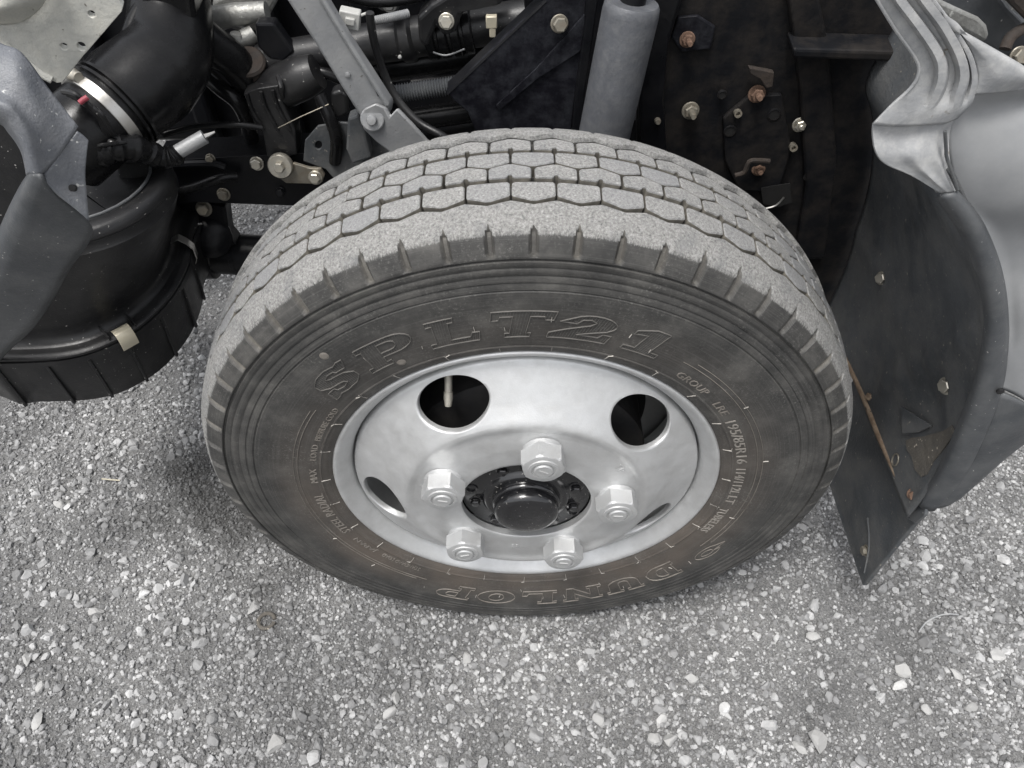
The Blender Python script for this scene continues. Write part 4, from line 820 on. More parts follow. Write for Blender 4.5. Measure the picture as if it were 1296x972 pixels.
# galvanised wheelhouse panel
house = thing('wheelhouse_panel', 'pale galvanised sheet-metal panel with pressed beads at the upper right', 'sheet panel', (0.33, -0.02, 0.75))
def bead_row(pts, base=-0.022): return [(x, y, base - rel*0.62) for x, y, rel in pts]
HB = [bead_row([(1092, -25, 0), (1106, -25, 0.001), (1120, -25, 0), (1125, -25, 0.007), (1133, -25, 0.003), (1150, -25, 0.002), (1154, -25, 0.007), (1160, -25, 0.001), (1170, -25, 0.0)]),
      bead_row([(1107, 0, 0), (1121, 0, 0.001), (1134, 0, 0), (1139, 0, 0.008), (1148, 0, 0.003), (1165, 0, 0.002), (1170, 0, 0.008), (1176, 0, 0.001), (1185, 0, 0.0)]),
      bead_row([(1133, 42, 0), (1145, 40, 0.001), (1159, 36, 0.0), (1166, 36, 0.009), (1174, 34, 0.003), (1189, 33, 0.003), (1194, 32, 0.009), (1200, 33, 0.000), (1209, 33, 0.001)]),
      bead_row([(1157, 76, 0), (1166, 74, 0.001), (1180, 70, 0.0), (1188, 70, 0.010), (1195, 68, 0.003), (1209, 68, 0.004), (1213, 67, 0.010), (1220, 68, 0.000), (1230, 67, 0.001)]),
      bead_row([(1160, 94, 0), (1169, 94, 0.001), (1183, 92, 0.0), (1192, 92, 0.010), (1199, 92, 0.003), (1213, 94, 0.005), (1219, 94, 0.010), (1226, 96, 0.000), (1237, 97, 0.001)]),
      bead_row([(1150, 111, 0), (1160, 113, 0.002), (1178, 112, 0.001), (1187, 115, 0.009), (1196, 116, 0.003), (1208, 118, 0.006), (1212, 120, 0.009), (1219, 120, 0.002), (1232, 120, 0.001)]),
      bead_row([(1127, 132, 0), (1140, 138, 0.003), (1160, 138, 0.003), (1172, 138, 0.006), (1182, 138, 0.005), (1195, 138, 0.006), (1204, 138, 0.006), (1212, 136, 0.003), (1226, 132, 0.001)]),
      bead_row([(1104, 156, 0.002), (1122, 158, 0.004), (1145, 158, 0.004), (1160, 157, 0.005), (1172, 156, 0.004), (1184, 155, 0.004), (1192, 155, 0.003), (1200, 152, 0.001), (1210, 148, 0.0)]),
      bead_row([(1103, 170, 0.001), (1121, 175, -0.001), (1142, 176, -0.003), (1158, 174, -0.003), (1170, 172, -0.001), (1182, 172, 0.001), (1190, 172, 0.001), (1197, 170, 0.0), (1202, 168, -0.004)]),
      bead_row([(1107, 192, 0.004), (1124, 196, 0.006), (1145, 196, 0.006), (1160, 194, 0.005), (1172, 196, 0.004), (1184, 198, 0.006), (1192, 200, 0.006), (1198, 200, 0.003), (1202, 200, -0.003)]),
      bead_row([(1120, 208, 0.004), (1138, 210, 0.008), (1155, 210, 0.008), (1170, 212, 0.005), (1180, 214, 0.003), (1190, 216, 0.008), (1198, 218, 0.007), (1204, 220, 0.003), (1208, 221, -0.003)]),
      bead_row([(1152, 222, 0.004), (1164, 224, 0.008), (1174, 226, 0.008), (1182, 230, 0.007), (1190, 233, 0.007), (1198, 235, 0.008), (1204, 236, 0.006), (1210, 237, 0.003), (1214, 238, -0.003)]),
      bead_row([(1186, 242, 0.003), (1189, 244, 0.006), (1192, 245, 0.007), (1196, 246, 0.008), (1200, 246, 0.008), (1204, 246, 0.008), (1208, 246, 0.006), (1212, 245, 0.003), (1216, 245, -0.002)])]
def crisp(row, k):
    X = [p[0] for p in row]; Yp = [p[1] for p in row]; B = [p[2] for p in row]; f_ = 1.0 if k < 5 else (0.6 if k == 5 else 0.0)
    a, b1, r2, o = X[0], X[3], X[6], X[8]
    xs = [a, a + 2, (a + b1)/2, b1 - 8, b1 - 3, b1 + 2, b1 + 6, (b1 + r2)/2 + 2, r2 - 8, r2 - 2, r2 + 3, r2 + 8, (r2 + o)/2 + 4, o]
    rel = [0.0026, 0, 0, 0, 0.0058, 0.0052, -0.0022, -0.0015, -0.0012, 0.0046, 0.0044, -0.0040, -0.0004, 0]
    if k >= 7: xs = [a, a + 2] + [a + (o - a)*t/12 for t in range(1, 13)]
    return [(x, float(np.interp(x, X, Yp)), -0.022*f_ + float(np.interp(x, X, B))*(1 - f_) - r*f_) for x, r in zip(xs, rel)]
pgrid([crisp(r, k) for k, r in enumerate(HB)][:8], 1, 4).build('flange', M['galv'], house, smooth=22, solid=0.002)
lowr = [crisp(r, k) for k, r in enumerate(HB)][7:]; lift = [None, 0.0245, 0.0300, 0.0305, 0.0300, 0.0280]
lowr = [[(x, y, yy if li is None else (-li + (0.0022 if c == 0 else 0.0) + (0.004 if c >= 12 else 0.0) - 0.0022*math.exp(-((c - 7)/1.5)**2)*(1 if 1 < i < 5 else 0))) for c, (x, y, yy) in enumerate(r)] for i, (r, li) in enumerate(zip(lowr, lift))]
pgrid(lowr, 2, 3).build('flange_foot', M['galv'], house, smooth=35, solid=0.002)
mb = MB(); mb.tube([at(1196 + 0.5*k, 166 + 8*k, -0.030) for k in range(5)] + [at(1204, 216, -0.031), at(1212, 240, -0.031)], 0.0012, 8, smooth=3); mb.build('weld_seam', M['liner'], house)
UG = [[(1190, 12, -0.022), (1209, 33, -0.0225), (1230, 67, -0.0225), (1237, 97, -0.0225), (1232, 120, -0.0225)],
      [(1196, 24, -0.022), (1222, 48, -0.024), (1252, 78, -0.025), (1266, 100, -0.025), (1262, 118, -0.020)],
      [(1198, 27, -0.020), (1236, 50, -0.022), (1282, 80, -0.023), (1302, 102, -0.020), (1300, 114, -0.012)],
      [(1199, 28, -0.014), (1244, 53, -0.012), (1300, 86, -0.012), (1318, 106, -0.010), (1316, 118, -0.004)]]
pgrid(UG, 5).build('upper_gusset', M['galv'], house, smooth=60, solid=0.002)
FP = [[(1226, 130, -0.022), (1240, 117, -0.020), (1268, 114, -0.016), (1300, 111, -0.008), (1345, 108, 0.0)],
      [(1210, 148, -0.018), (1236, 138, 0.002), (1268, 132, 0.008), (1300, 130, 0.010), (1345, 128, 0.012)],
      [(1201, 170, -0.016), (1232, 172, -0.010), (1266, 168, -0.012), (1300, 165, -0.014), (1345, 165, -0.014)],
      [(1203, 205, -0.016), (1236, 215, -0.022), (1268, 215, -0.030), (1300, 212, -0.034), (1345, 212, -0.034)],
      [(1214, 246, -0.018), (1244, 258, -0.024), (1272, 262, -0.030), (1300, 262, -0.034), (1345, 262, -0.034)],
      [(1240, 290, -0.024), (1262, 296, -0.012), (1282, 298, -0.010), (1304, 298, -0.008), (1345, 298, -0.008)],
      [(1262, 348, -0.026), (1276, 346, -0.012), (1290, 345, -0.010), (1306, 344, -0.010), (1345, 344, -0.010)],
      [(1270, 410, -0.030), (1280, 410, -0.026), (1294, 408, -0.034), (1308, 406, -0.038), (1345, 406, -0.038)],
      [(1268, 460, -0.044), (1280, 458, -0.048), (1292, 456, -0.050), (1308, 458, -0.052), (1345, 458, -0.052)],
      [(1262, 490, -0.056), (1276, 496, -0.055), (1290, 503, -0.060), (1308, 512, -0.062), (1345, 514, -0.062)]]
pgrid([[(x, y, -0.022 + (yy + 0.022)*0.45) for x, y, yy in r] for r in FP], 5).build('outer_skin', M['fender'], house, smooth=70, solid=0.002)
# things at the very top right
tab = thing('rounded_bracket', 'rounded scratched alloy bracket end above the pale sheet panel', 'bracket', tuple(at(1222, 35, 0.02)))
mb = MB(); mb.slab(poly([(1180, -6), (1196, 2), (1222, 14), (1240, 22), (1250, 32), (1253, 44), (1248, 54), (1236, 50), (1214, 38), (1200, 28), (1186, 12)], 0.01), (0, 0.018, -0.004)); mb.build('plate', M['alloy'], tab, smooth=35, bevel=0.003, seg=3)
cabx = thing('floor_crossmember', 'dark painted steel member crossing the upper right corner', 'crossmember', tuple(at(1270, 20, 0.10)))
mb = MB(); mb.slab(poly([(1170, -30), (1250, -30), (1275, 8), (1296, 30), (1340, 60), (1340, 120), (1300, 92), (1200, 30)], 0.06), (0, 0.03, 0.0)); mb.build('web', M['skirt'], cabx, smooth=0, bevel=0.003)
mb = MB(); mb.slab(poly([(1262, -30), (1345, -30), (1345, 50), (1300, 28), (1278, 6)], 0.035), (0, 0.02, 0.0)); mb.build('cover_plate', M['rust_dark'], cabx, smooth=0, bevel=0.003)
mb = MB(); mb.tube([at(1272, 62, 0.03), at(1280, 46, 0.035), at(1300, 34, 0.04)], 0.004, 10, smooth=4); mb.build('bent_edge', M['rust_dark'], cabx)
p = at(1290, 71, 0.03); bolt(cabx, p, (0, -1, 0.4), pxs(10, p), M['dull_zinc'], washer=1.2)

# inner apron: the dark wall behind the tyre
AY = 0.33
apron = thing('inner_apron', 'black inner apron wall with rusty bolts above the tyre, right of the shock absorber', 'inner panel', (0.30, AY, 0.35))
mb = MB(); mb.slab(poly([(806, -40), (1150, -40), (1185, 60), (1185, 200), (1120, 380), (1050, 430), (960, 330), (806, 230)], AY), (0, 0.012, 0)); mb.build('panel', M['apron'], apron, smooth=0, bevel=0.002)
mb = MB(); mb.slab(poly([(824, -30), (872, -30), (846, 60), (840, 130), (846, 215), (812, 225), (808, 100)], AY - 0.020), (0, 0.019, 0)); mb.build('upright_rib', M['chassis'], apron, smooth=0, bevel=0.004)
mb = MB(); mb.slab(poly([(858, 22), (884, 20), (906, 34), (900, 62), (862, 66), (850, 48)], AY - 0.006), (0, 0.005, 0)); mb.build('boss_plate', M['flaked'], apron, smooth=0, bevel=0.002)
# stepped pressing across the apron
mb = MB(); mb.slab([at(1004, 62, AY - 0.035), at(1150, 66, AY - 0.035), at(1150, 80, AY - 0.035), at(1004, 74, AY - 0.035)], (0, 0.034, 0.004)); mb.build('ledge', M['apron'], apron, smooth=0, bevel=0.003)
mb = MB(); mb.slab(poly([(992, -40), (1012, 110), (1020, 240), (1006, 330), (1044, 330), (1060, 200), (1050, 60), (1030, -40)], AY - 0.012), (0, 0.011, 0)); mb.build('pressing', M['apron'], apron, smooth=0, bevel=0.006, seg=3)
mb = MB(); mb.slab(poly([(915, 150), (948, 122), (990, 120), (1002, 190), (985, 245), (935, 240), (918, 205)], AY - 0.008), (0, 0.007, 0)); mb.build('mounting_plate', M['apron'], apron, smooth=0, bevel=0.002)
n = Vector((0, -1, 0.15))
for px, py, rp, mm, tp in ((870, 50, 8.5, 'rust', 0.012), (830, 147, 9, 'dull_zinc', 0.012), (874, 140, 9.5, 'dull_zinc', 0.013), (958, 119, 9.5, 'rust', 0.008), (1012, 158, 8, 'zinc', 0.004), (960, 214, 7.5, 'rust', 0.006)):
    p = at(px, py, AY - 0.008); bolt(apron, p, n, pxs(rp, p)*0.9, M[mm], washer=1.3, tip=tp, phase=random.random())
for px, py, rp in ((933, 142, 5), (1003, 185, 5)):
    p = at(px, py, AY - 0.008); mb = MB(); mb.lathe(p, n, [(pxs(rp, p), -0.002), (pxs(rp, p), 0.006), (pxs(rp*0.55, p), 0.006), (pxs(rp*0.5, p), 0.001)], 14); mb.build('tube_nut', M['dull_zinc'], apron)
for px, py, rp in ((980, 145, 7), (924, 166, 6.5), (914, 120, 5), (1023, 224, 5)):
    p = at(px, py, AY - 0.0085); hole_disc(apron, p, FACE, pxs(rp, p))
mb = MB(); mb.slab(poly([(948, 86), (980, 92), (978, 110), (970, 112), (962, 100), (950, 94)], AY - 0.016), (0, 0.008, 0)); mb.build('rusty_tab', M['rust_dark'], apron, smooth=0, bevel=0.001)
mb = MB(); mb.tube([at(930, 222, AY - 0.02), at(942, 218, AY - 0.02), at(948, 205, AY - 0.02), at(958, 203, AY - 0.02), at(974, 204, AY - 0.02)], 0.003, 8, smooth=3); mb.build('bent_clip', M['rust_dark'], apron)
mb = MB(); mb.tube([at(968, 264, AY - 0.02), at(982, 260, AY - 0.02), at(992, 250, AY - 0.02)], 0.0012, 6, smooth=3); mb.build('wire_end', M['steel'], apron)
mb = MB(); mb.slab(poly([(963, 238), (1000, 232), (1002, 256), (985, 262), (966, 258)], AY - 0.0095), (0, 0.001, 0)); mb.build('dark_opening', M['hole'], apron, smooth=0)

# shock absorber
SYd = 0.255
a_, b_ = at(801, 2, SYd + 0.01), at(752, 230, SYd); axv = (a_ - b_).normalized(); L_ = (a_ - b_).length; rs = pxs(37, at(785, 90, SYd))
shock = thing('shock_absorber', 'upright grey shock absorber cylinder standing behind the tyre top', 'shock absorber', tuple(b_))
rs *= 0.94; mb = MB(); mb.lathe(b_, axv, [(rs*0.98, -0.12), (rs, 0), (rs, L_*0.95), (rs*0.97, L_*0.985), (rs*0.9, L_)], 40); mb.build('dust_tube', M['shock'], shock, smooth=35)
mb = MB(); mb.lathe(b_, axv, [(rs*0.45, L_*0.99), (rs*0.42, L_ + 0.08)], 28); mb.build('top_rod', M['chassis'], shock)
# ------------------------------------------------------------------ behind the tyre: frame, gusset, tubes, arm
rail = thing('chassis_rail', 'black painted chassis rail running behind the wheel at the left', 'chassis rail', (-0.2, 0.40, 0.46))
mb = MB(); mb.slab(poly([(188, 232), (196, 204), (300, 198), (470, 190), (640, 170), (820, 150), (820, 262), (420, 262), (330, 259), (250, 256), (205, 262)], 0.37), (0, 0.05, 0)); mb.build('web', M['chassis'], rail, smooth=0, bevel=0.004)
mb = MB(); mb.tube([at(214, 209, 0.365), at(265, 207, 0.365), at(285, 212, 0.365)], 0.005, 8, smooth=4); mb.build('rail_lip', M['chassis'], rail)
for px, py, rp, mm in ((325, 207, 8.5, 'zinc'), (283, 246, 8, 'dull_zinc'), (266, 201, 6, 'dull_zinc'), (355, 243, 6, 'chassis')):
    p = at(px, py, 0.368); bolt(rail, p, (0, -1, 0.25), pxs(rp, p)*0.85, M[mm], washer=1.25, phase=random.random())
mb = MB(); mb.slab(poly([(205, 262), (252, 256), (285, 262), (290, 300), (300, 312), (215, 316)], 0.385), (0, 0.03, 0)); mb.build('hanger', M['chassis'], rail, smooth=0, bevel=0.003)
p = at(258, 264, 0.38); bolt(rail, p, (0, -1, 0.3), pxs(8, p), M['dull_zinc'], washer=1.3)
mb = MB(); mb.lathe(at(266, 300, 0.375), (0.2, -1, 0.6), [(0.028, -0.012), (0.030, -0.004), (0.030, 0.0), (0.022, 0.008), (0.010, 0.010)], 24); mb.build('bush_cup', M['chassis'], rail)
mb = MB(); mb.tube([at(226, 283, 0.36), at(240, 284, 0.362), at(256, 283, 0.365)], [0.003, 0.002, 0.0015], 6, smooth=4); mb.build('split_pin', M['steel'], rail)

linkpl = thing('link_plate', 'zinc link plate with large washer and bolts on the black rail', 'bracket', tuple(at(375, 222, 0.36)))
mb = MB(); mb.slab(poly([(352, 214), (372, 207), (392, 213), (406, 214), (411, 222), (408, 231), (396, 233), (362, 232), (354, 226)], 0.352), (0, 0.005, 0)); mb.build('plate', M['dull_zinc'], linkpl, smooth=0, bevel=0.001)
p = at(355, 210, 0.350); mb = MB(); rw = pxs(16, p); mb.lathe(p, (0, -1, 0.25), [(rw, -0.004), (rw, 0.002), (rw*0.9, 0.004), (rw*0.5, 0.004)], 28); mb.build('washer', M['zinc'], linkpl)
bolt(linkpl, p + Vector((0, -0.004, 0.001)), (0, -1, 0.25), pxs(7, p), M['zinc'], washer=0, h=1.0)
p = at(399, 225, 0.350); bolt(linkpl, p, (0, -1, 0.25), pxs(7, p), M['zinc'], washer=1.3)

brk = thing('engine_bracket', 'black ribbed bracket standing on the rail above the zinc washer', 'bracket', tuple(at(345, 195, 0.37)))
mb = MB(); mb.slab(poly([(308, 118), (326, 112), (352, 108), (358, 130), (374, 165), (376, 196), (356, 200), (338, 198), (332, 165), (316, 140)], 0.362), (0, 0.03, 0.0)); mb.build('plate', M['black_plastic'], brk, smooth=0, bevel=0.004, seg=3)
for x0 in (0, 18, 33): 
    mb = MB(); mb.tube([at(312 + x0, 118 - x0*0.12, 0.360), at(318 + x0, 138 - x0*0.1, 0.360), at(334 + x0, 165, 0.360)], 0.0022, 8, smooth=3); mb.build('rib', M['black_plastic'], brk)
dpl = thing('cover_plate', 'dark grey flat plate with one hole between bracket and grey arm', 'plate', tuple(at(410, 210, 0.36)))
mb = MB(); mb.slab(poly([(386, 178), (402, 160), (430, 155), (470, 158), (500, 190), (500, 235), (430, 235), (412, 214), (384, 204)], 0.358), (0, 0.004, 0), holes=[ell(403, 184, 4.5, 5.5, 0.2, 0.358)]); mb.build('sheet', M['liner'], dpl, smooth=0, bevel=0.001)

# the light grey support arm with its pivot
arm = thing('support_arm', 'long light grey steel arm leaning down to the tyre with a round pivot bolt', 'support arm', tuple(at(500, 185, 0.30)))
YA = 0.285
mb = MB()
fr = poly([(346, -26), (394, -26), (407, 0), (438, 52), (466, 94), (492, 134), (489, 148), (470, 160), (455, 148), (430, 108), (396, 52), (362, 0)], YA)
mb.slab(fr, (0.004, 0.022, -0.004)); mb.build('channel', M['arm'], arm, smooth=30, bevel=0.004, seg=3)
mb = MB(); mb.tube([at(396, -26, YA - 0.002), at(409, 0, YA - 0.002), at(440, 52, YA - 0.002), at(490, 132, YA - 0.002)], 0.003, 8); mb.build('rolled_edge', M['arm'], arm)
mb = MB(); mb.slab(poly([(456, 150), (460, 138), (474, 131), (488, 137), (493, 147), (502, 137), (522, 158), (560, 200), (540, 226), (510, 206), (476, 180), (459, 163)], YA - 0.008), (0.002, 0.006, -0.002)); mb.build('lower_link', M['arm'], arm, smooth=30, bevel=0.002)
p = at(471, 151, YA - 0.009); r0 = pxs(6.5, p); mb = MB(); mb.lathe(p, (0, -1, 0.3), [(pxs(15, p), -0.006), (pxs(15, p), 0.0002), (pxs(13.5, p), 0.0010), (pxs(9, p), 0.0010)], 36); mb.build('eye', M['arm'], arm, smooth=30); mb = MB(); mb.lathe(p, (0, -1, 0.3), [(r0, -0.002), (r0, 0.005), (r0*0.85, 0.0065), (r0*0.4, 0.007)], 24); mb.build('pivot_bolt', M['arm'], arm, smooth=30)
p = at(440, 95, YA - 0.001); mb = MB(); mb.lathe(p, FACE, [(0.003, -0.001), (0.003, 0.0006), (0.002, 0.001)], 12); mb.build('rivet', M['arm'], arm)
p = at(477, 116, YA - 0.0012); mb = MB(); mb.slab([at(474, 111, YA - 0.0012), at(478, 112, YA - 0.0012), at(482, 121, YA - 0.0012), at(478, 122, YA - 0.0012)], (0, 0.0008, 0)); mb.build('slot', M['hole'], arm, smooth=0)
mb = MB(); mb.slab(poly([(440, 150), (452, 146), (462, 166), (470, 200), (446, 208), (438, 190)], 0.33), (0, 0.02, 0)); mb.build('stay_foot', M['liner'], arm, smooth=0, bevel=0.003)

# tubes and hoses behind it
col = thing('steering_tube', 'black cross tube with stepped collars and bolts above the tyre', 'tube', tuple(at(540, 60, 0.42)))
YT = 0.42
ax0, ax1 = at(430, 62, YT), at(655, 26, YT); d_ = (ax1 - ax0).normalized(); Lt = (ax1 - ax0).length; rt = pxs(27, ax0)
mb = MB(); mb.lathe(ax0, d_, [(rt*0.8, -0.10), (rt*0.8, Lt*0.03), (rt*0.92, Lt*0.05), (rt*0.92, Lt*0.34), (rt*1.08, Lt*0.36), (rt*1.08, Lt*0.41), (rt*0.9, Lt*0.43), (rt*0.9, Lt*0.50), (rt*0.86, Lt*1.05)], 32); mb.build('tube', M['black_plastic'], col, smooth=30)
for k in range(4):
    c = ax0 + d_*Lt*(0.52 + 0.07*k); mb = MB(); mb.lathe(c, d_, [(rt*0.9, -0.006), (rt*1.12, -0.005), (rt*1.12, 0.005), (rt*0.9, 0.006)], 28); mb.build('collar', M['black_rubber'], col, smooth=30, bevel=0.001)
mb = MB(); mb.slab(poly([(528, 22), (545, 6), (568, -8), (640, -14), (636, 6), (586, 16), (576, 42), (560, 46), (552, 34), (540, 62), (530, 54)], YT - 0.045), (0, 0.03, 0)); mb.build('clamp', M['black_plastic'], col, smooth=0, bevel=0.005, seg=3)
p = at(565, 27, YT - 0.047); bolt(col, p, (0, -1, 0.25), pxs(8.5, p), M['zinc'], washer=1.2)
p = at(622, 27, YT - 0.05); mb = MB(); mb.box(p, (pxs(14, p), 0.008, pxs(15, p))); mb.box(p + Vector((0.001, 0, -pxs(13, p))), (pxs(8, p), 0.007, pxs(12, p))); mb.build('tag', M['latch'], col, bevel=0.001)
mb = MB(); p0, p1 = at(440, 92, YT + 0.01), at(640, 62, YT + 0.03); mb.tube([p0, p0.lerp(p1, 0.5), p1], pxs(19, p0), 20); mb.build('lower_tube', M['black_rubber'], col)
mb = MB(); mb.tube([at(548, 66, YT - 0.033), at(565, 70, YT - 0.034), at(588, 62, YT - 0.034)], 0.0011, 6, smooth=4); mb.build('clip_wire', M['arm'], col)
p = at(506, 72, YT - 0.028); mb = MB(); mb.lathe(p, FACE, [(0.0022, -0.001), (0.0022, 0.0012), (0.001, 0.002)], 10); mb.build('paint_dot', M['connector'], col)
p = at(492, 5, 0.43); mb = MB(); mb.slab(poly([(464, -14), (508, -14), (508, 6), (502, 16), (482, 14), (470, 6)], 0.40), (0, 0.02, 0)); mb.build('upper_lug', M['liner'], col, smooth=0, bevel=0.003); bolt(col, at(493, 5, 0.398), (0, -1, 0.3), pxs(8, p), M['steel'], washer=1.2)

corr = thing('corrugated_hose', 'thin black corrugated conduit lying behind the pivot of the grey arm', 'hose', tuple(at(530, 118, 0.40)))
h0, h1 = at(476, 122, 0.345), at(590, 106, 0.36); pts = []; rr_ = []
nseg = 66
for i in range(nseg + 1): pts.append(h0.lerp(h1, i/nseg)); rr_.append(0.0085 if i % 2 else 0.0108)
mb = MB(); mb.tube(pts, rr_, 16); mb.build('conduit', M['skirt'], corr, smooth=20)
mb = MB(); mb.tube([at(520, 106, 0.40), at(590, 96, 0.415)], 0.008, 12); mb.build('upper_conduit', M['black_rubber'], corr)
low = thing('lower_pipe', 'smooth black pipe just above the tyre left of the dark gusset', 'pipe', tuple(at(550, 146, 0.37)))
mb = MB(); mb.tube([at(480, 158, 0.37), at(530, 150, 0.37), at(600, 140, 0.38)], 0.014, 18); mb.build('pipe', M['black_rubber'], low)
cab = MB(); cab.tube([at(468, 16, 0.32), at(470, 34, 0.322), at(476, 62, 0.325), at(490, 102, 0.325), at(506, 130, 0.32), at(530, 155, 0.31), at(560, 172, 0.30), at(585, 190, 0.30)], 0.0045, 12, smooth=6)
tag(cab.build('black_cable', M['black_plastic'], None), 'thin black cable curving from the white connector down behind the tyre', 'cable')
con = thing('wire_connector', 'small pale plug connector with a ridged wire sleeve beside the grey arm', 'connector', tuple(at(447, 22, 0.33)))
p = at(443, 23, 0.325); q = Matrix.Rotation(R(12), 3, 'Y'); mb = MB(); mb.box(p, (pxs(26, p), 0.014, pxs(22, p)), q); mb.build('plug', M['connector'], con, bevel=0.0015)
mb = MB(); mb.box(p + Vector((0.001, -0.008, 0)), (pxs(12, p), 0.004, pxs(9, p)), q); mb.build('latch', M['connector'], con, bevel=0.001)
mb = MB(); mb.tube([p + Vector((0.012, 0, 0.003)), at(465, 17, 0.325), at(468, 20, 0.325), at(469, 26, 0.325)], 0.0016, 8, smooth=4); mb.build('white_wire', M['connector'], con)
s0, s1 = at(470, 27, 0.335), at(516, 17, 0.36); mb = MB(); mb.tube([s0.lerp(s1, i/40) for i in range(41)], [0.0035 if i % 2 else 0.0048 for i in range(41)], 12); mb.build('ridged_sleeve', M['arm'], con, smooth=20)

gus = thing('gusset_plate', 'dark flaking gusset plate with one hex bolt left of the shock absorber', 'gusset plate', tuple(at(660, 160, 0.31)))
YG = 0.30
mb = MB(); mb.slab(poly([(664, -26), (690, 0), (640, 46), (565, 118), (578, 130), (592, 142), (605, 175), (720, 190), (728, 120), (738, 60), (748, 0), (752, -26)], YG), (0.0, 0.008, 0)); mb.build('plate', M['flaked'], gus, smooth=0, bevel=0.0015)
mb = MB(); mb.slab([at(690, 0, YG), at(565, 118, YG), at(567, 120, YG - 0.0008), at(692, 2, YG - 0.0008)], (0.001, 0.018, 0.004)); mb.build('folded_edge', M['chassis'], gus, smooth=0)
mb = MB(); mb.slab(poly([(742, -26), (760, -26), (752, 40), (742, 110), (734, 190), (722, 190), (730, 110), (740, 30)], YG - 0.012), (0, 0.03, 0)); mb.build('flange', M['chassis'], gus, smooth=0, bevel=0.002)
mb = MB(); mb.slab(poly([(676, 90), (744, 14), (742, 30), (736, 64), (680, 100), (632, 140), (628, 134)], YG - 0.004), (0, 0.0035, 0)); mb.build('raised_fold', M['flaked'], gus, smooth=0, bevel=0.0015)
p = at(708, 30, YG - 0.004); bolt(gus, p, (0.15, -1, 0.2), pxs(9.5, p), M['dull_zinc'], washer=1.2, h=0.8)

# front axle tube, seen under the rail with daylight on the gravel beyond
axt = thing('axle_tube', 'black axle tube with clamp left of the tyre, gravel showing above and below', 'axle', tuple(at(280, 350, 0.37)))
mb = MB(); mb.tube([at(190, 318, 0.40), at(262, 320, 0.40), at(345, 324, 0.40), at(520, 330, 0.40)], pxs(26, at(290, 320, 0.40)), 24); mb.build('tube', M['chassis'], axt)
c = at(262, 324, 0.40); mb = MB(); mb.lathe(c, (1, 0, 0), [(0.030, -0.014), (0.034, -0.012), (0.034, 0.012), (0.030, 0.014)], 28); mb.build('clamp', M['chassis'], axt, smooth=30, bevel=0.001)
c = at(300, 322, 0.40); mb = MB(); mb.lathe(c, (1, 0, 0), [(0.029, -0.004), (0.031, -0.003), (0.031, 0.003), (0.029, 0.004)], 28); mb.build('weld_ring', M['chassis'], axt, smooth=30)

# engine and gearbox mass in the shade behind
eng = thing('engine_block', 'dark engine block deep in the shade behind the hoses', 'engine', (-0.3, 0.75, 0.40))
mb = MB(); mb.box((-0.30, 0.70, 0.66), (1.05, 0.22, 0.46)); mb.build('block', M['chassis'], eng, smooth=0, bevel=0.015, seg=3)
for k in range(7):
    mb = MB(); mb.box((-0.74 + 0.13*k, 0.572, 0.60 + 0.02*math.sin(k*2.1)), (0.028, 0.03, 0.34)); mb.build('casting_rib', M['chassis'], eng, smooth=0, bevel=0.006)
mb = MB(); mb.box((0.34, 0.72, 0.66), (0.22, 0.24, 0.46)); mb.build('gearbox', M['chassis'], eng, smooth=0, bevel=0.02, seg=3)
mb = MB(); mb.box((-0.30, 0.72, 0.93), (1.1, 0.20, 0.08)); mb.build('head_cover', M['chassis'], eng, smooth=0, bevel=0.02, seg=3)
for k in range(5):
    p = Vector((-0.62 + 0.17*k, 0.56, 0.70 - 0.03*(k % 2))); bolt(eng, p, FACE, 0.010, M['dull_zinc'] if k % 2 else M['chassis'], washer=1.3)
# ------------------------------------------------------------------ left side: air cleaner, duct, shields
ZL = 0.445
lip = [atz(*q, ZL) for q in ((-30, 452), (0, 452), (45, 451), (80, 448), (112, 441), (143, 428), (172, 411), (197, 389), (216, 366), (229, 342), (236, 320), (238, 300))]
back = [lip[-1] + Vector((-0.005, 0.05, 0)), lip[-1] + Vector((-0.05, 0.12, 0)), lip[-1] + Vector((-0.18, 0.16, 0)), lip[-1] + Vector((-0.34, 0.14, 0)), Vector((lip[0].x - 0.06, lip[-1].y + 0.05, ZL)), Vector((lip[0].x - 0.07, lip[0].y + 0.06, ZL))]
base_loop = catmull(lip + back, 5, closed=True); cen = sum(base_loop, Vector())/len(base_loop)
def off(loop, d, z):                                 # move a loop outwards by d metres and to height z
    n = len(loop); o = []
    for i, p in enumerate(loop):
        t = (loop[(i+1) % n] - loop[i-1]).normalized(); nn = Vector((t.y, -t.x, 0)); q = p + nn*d; o.append(Vector((q.x, q.y, z)))
    return o
air = thing('air_cleaner', 'black plastic air cleaner box with clipped-on ribbed lower tub at the left', 'air cleaner', (cen.x, cen.y, 0.355))
sgn = 1 if (off(base_loop, 0.01, ZL)[10] - cen).length > (base_loop[10] - cen).length else -1
O = lambda d, z: off(base_loop, sgn*d, z)
mb = MB(); mb.loft([O(-0.020, 0.358), O(-0.008, 0.355), O(-0.004, 0.360), O(0.001, 0.428), O(0.001, 0.432), O(0.006, 0.433), O(0.006, 0.440), O(-0.004, 0.441)]); mb.build('lower_tub', M['black_plastic'], air, smooth=35)
mb = MB(); mb.loft([O(-0.004, 0.4415), O(0.005, 0.442), O(0.006, 0.446), O(0.003, 0.4485), O(-0.002, 0.4490)]); mb.build('lip', M['black_plastic'], air, smooth=40)
def toward(loop, c, f, z): return [Vector((c.x + (p.x-c.x)*f, c.y + (p.y-c.y)*f, z)) for p in loop]
neck = atz(104, 246, 0.60); nl = len(base_loop)
ang0 = math.atan2(base_loop[0].y - cen.y, base_loop[0].x - cen.x)
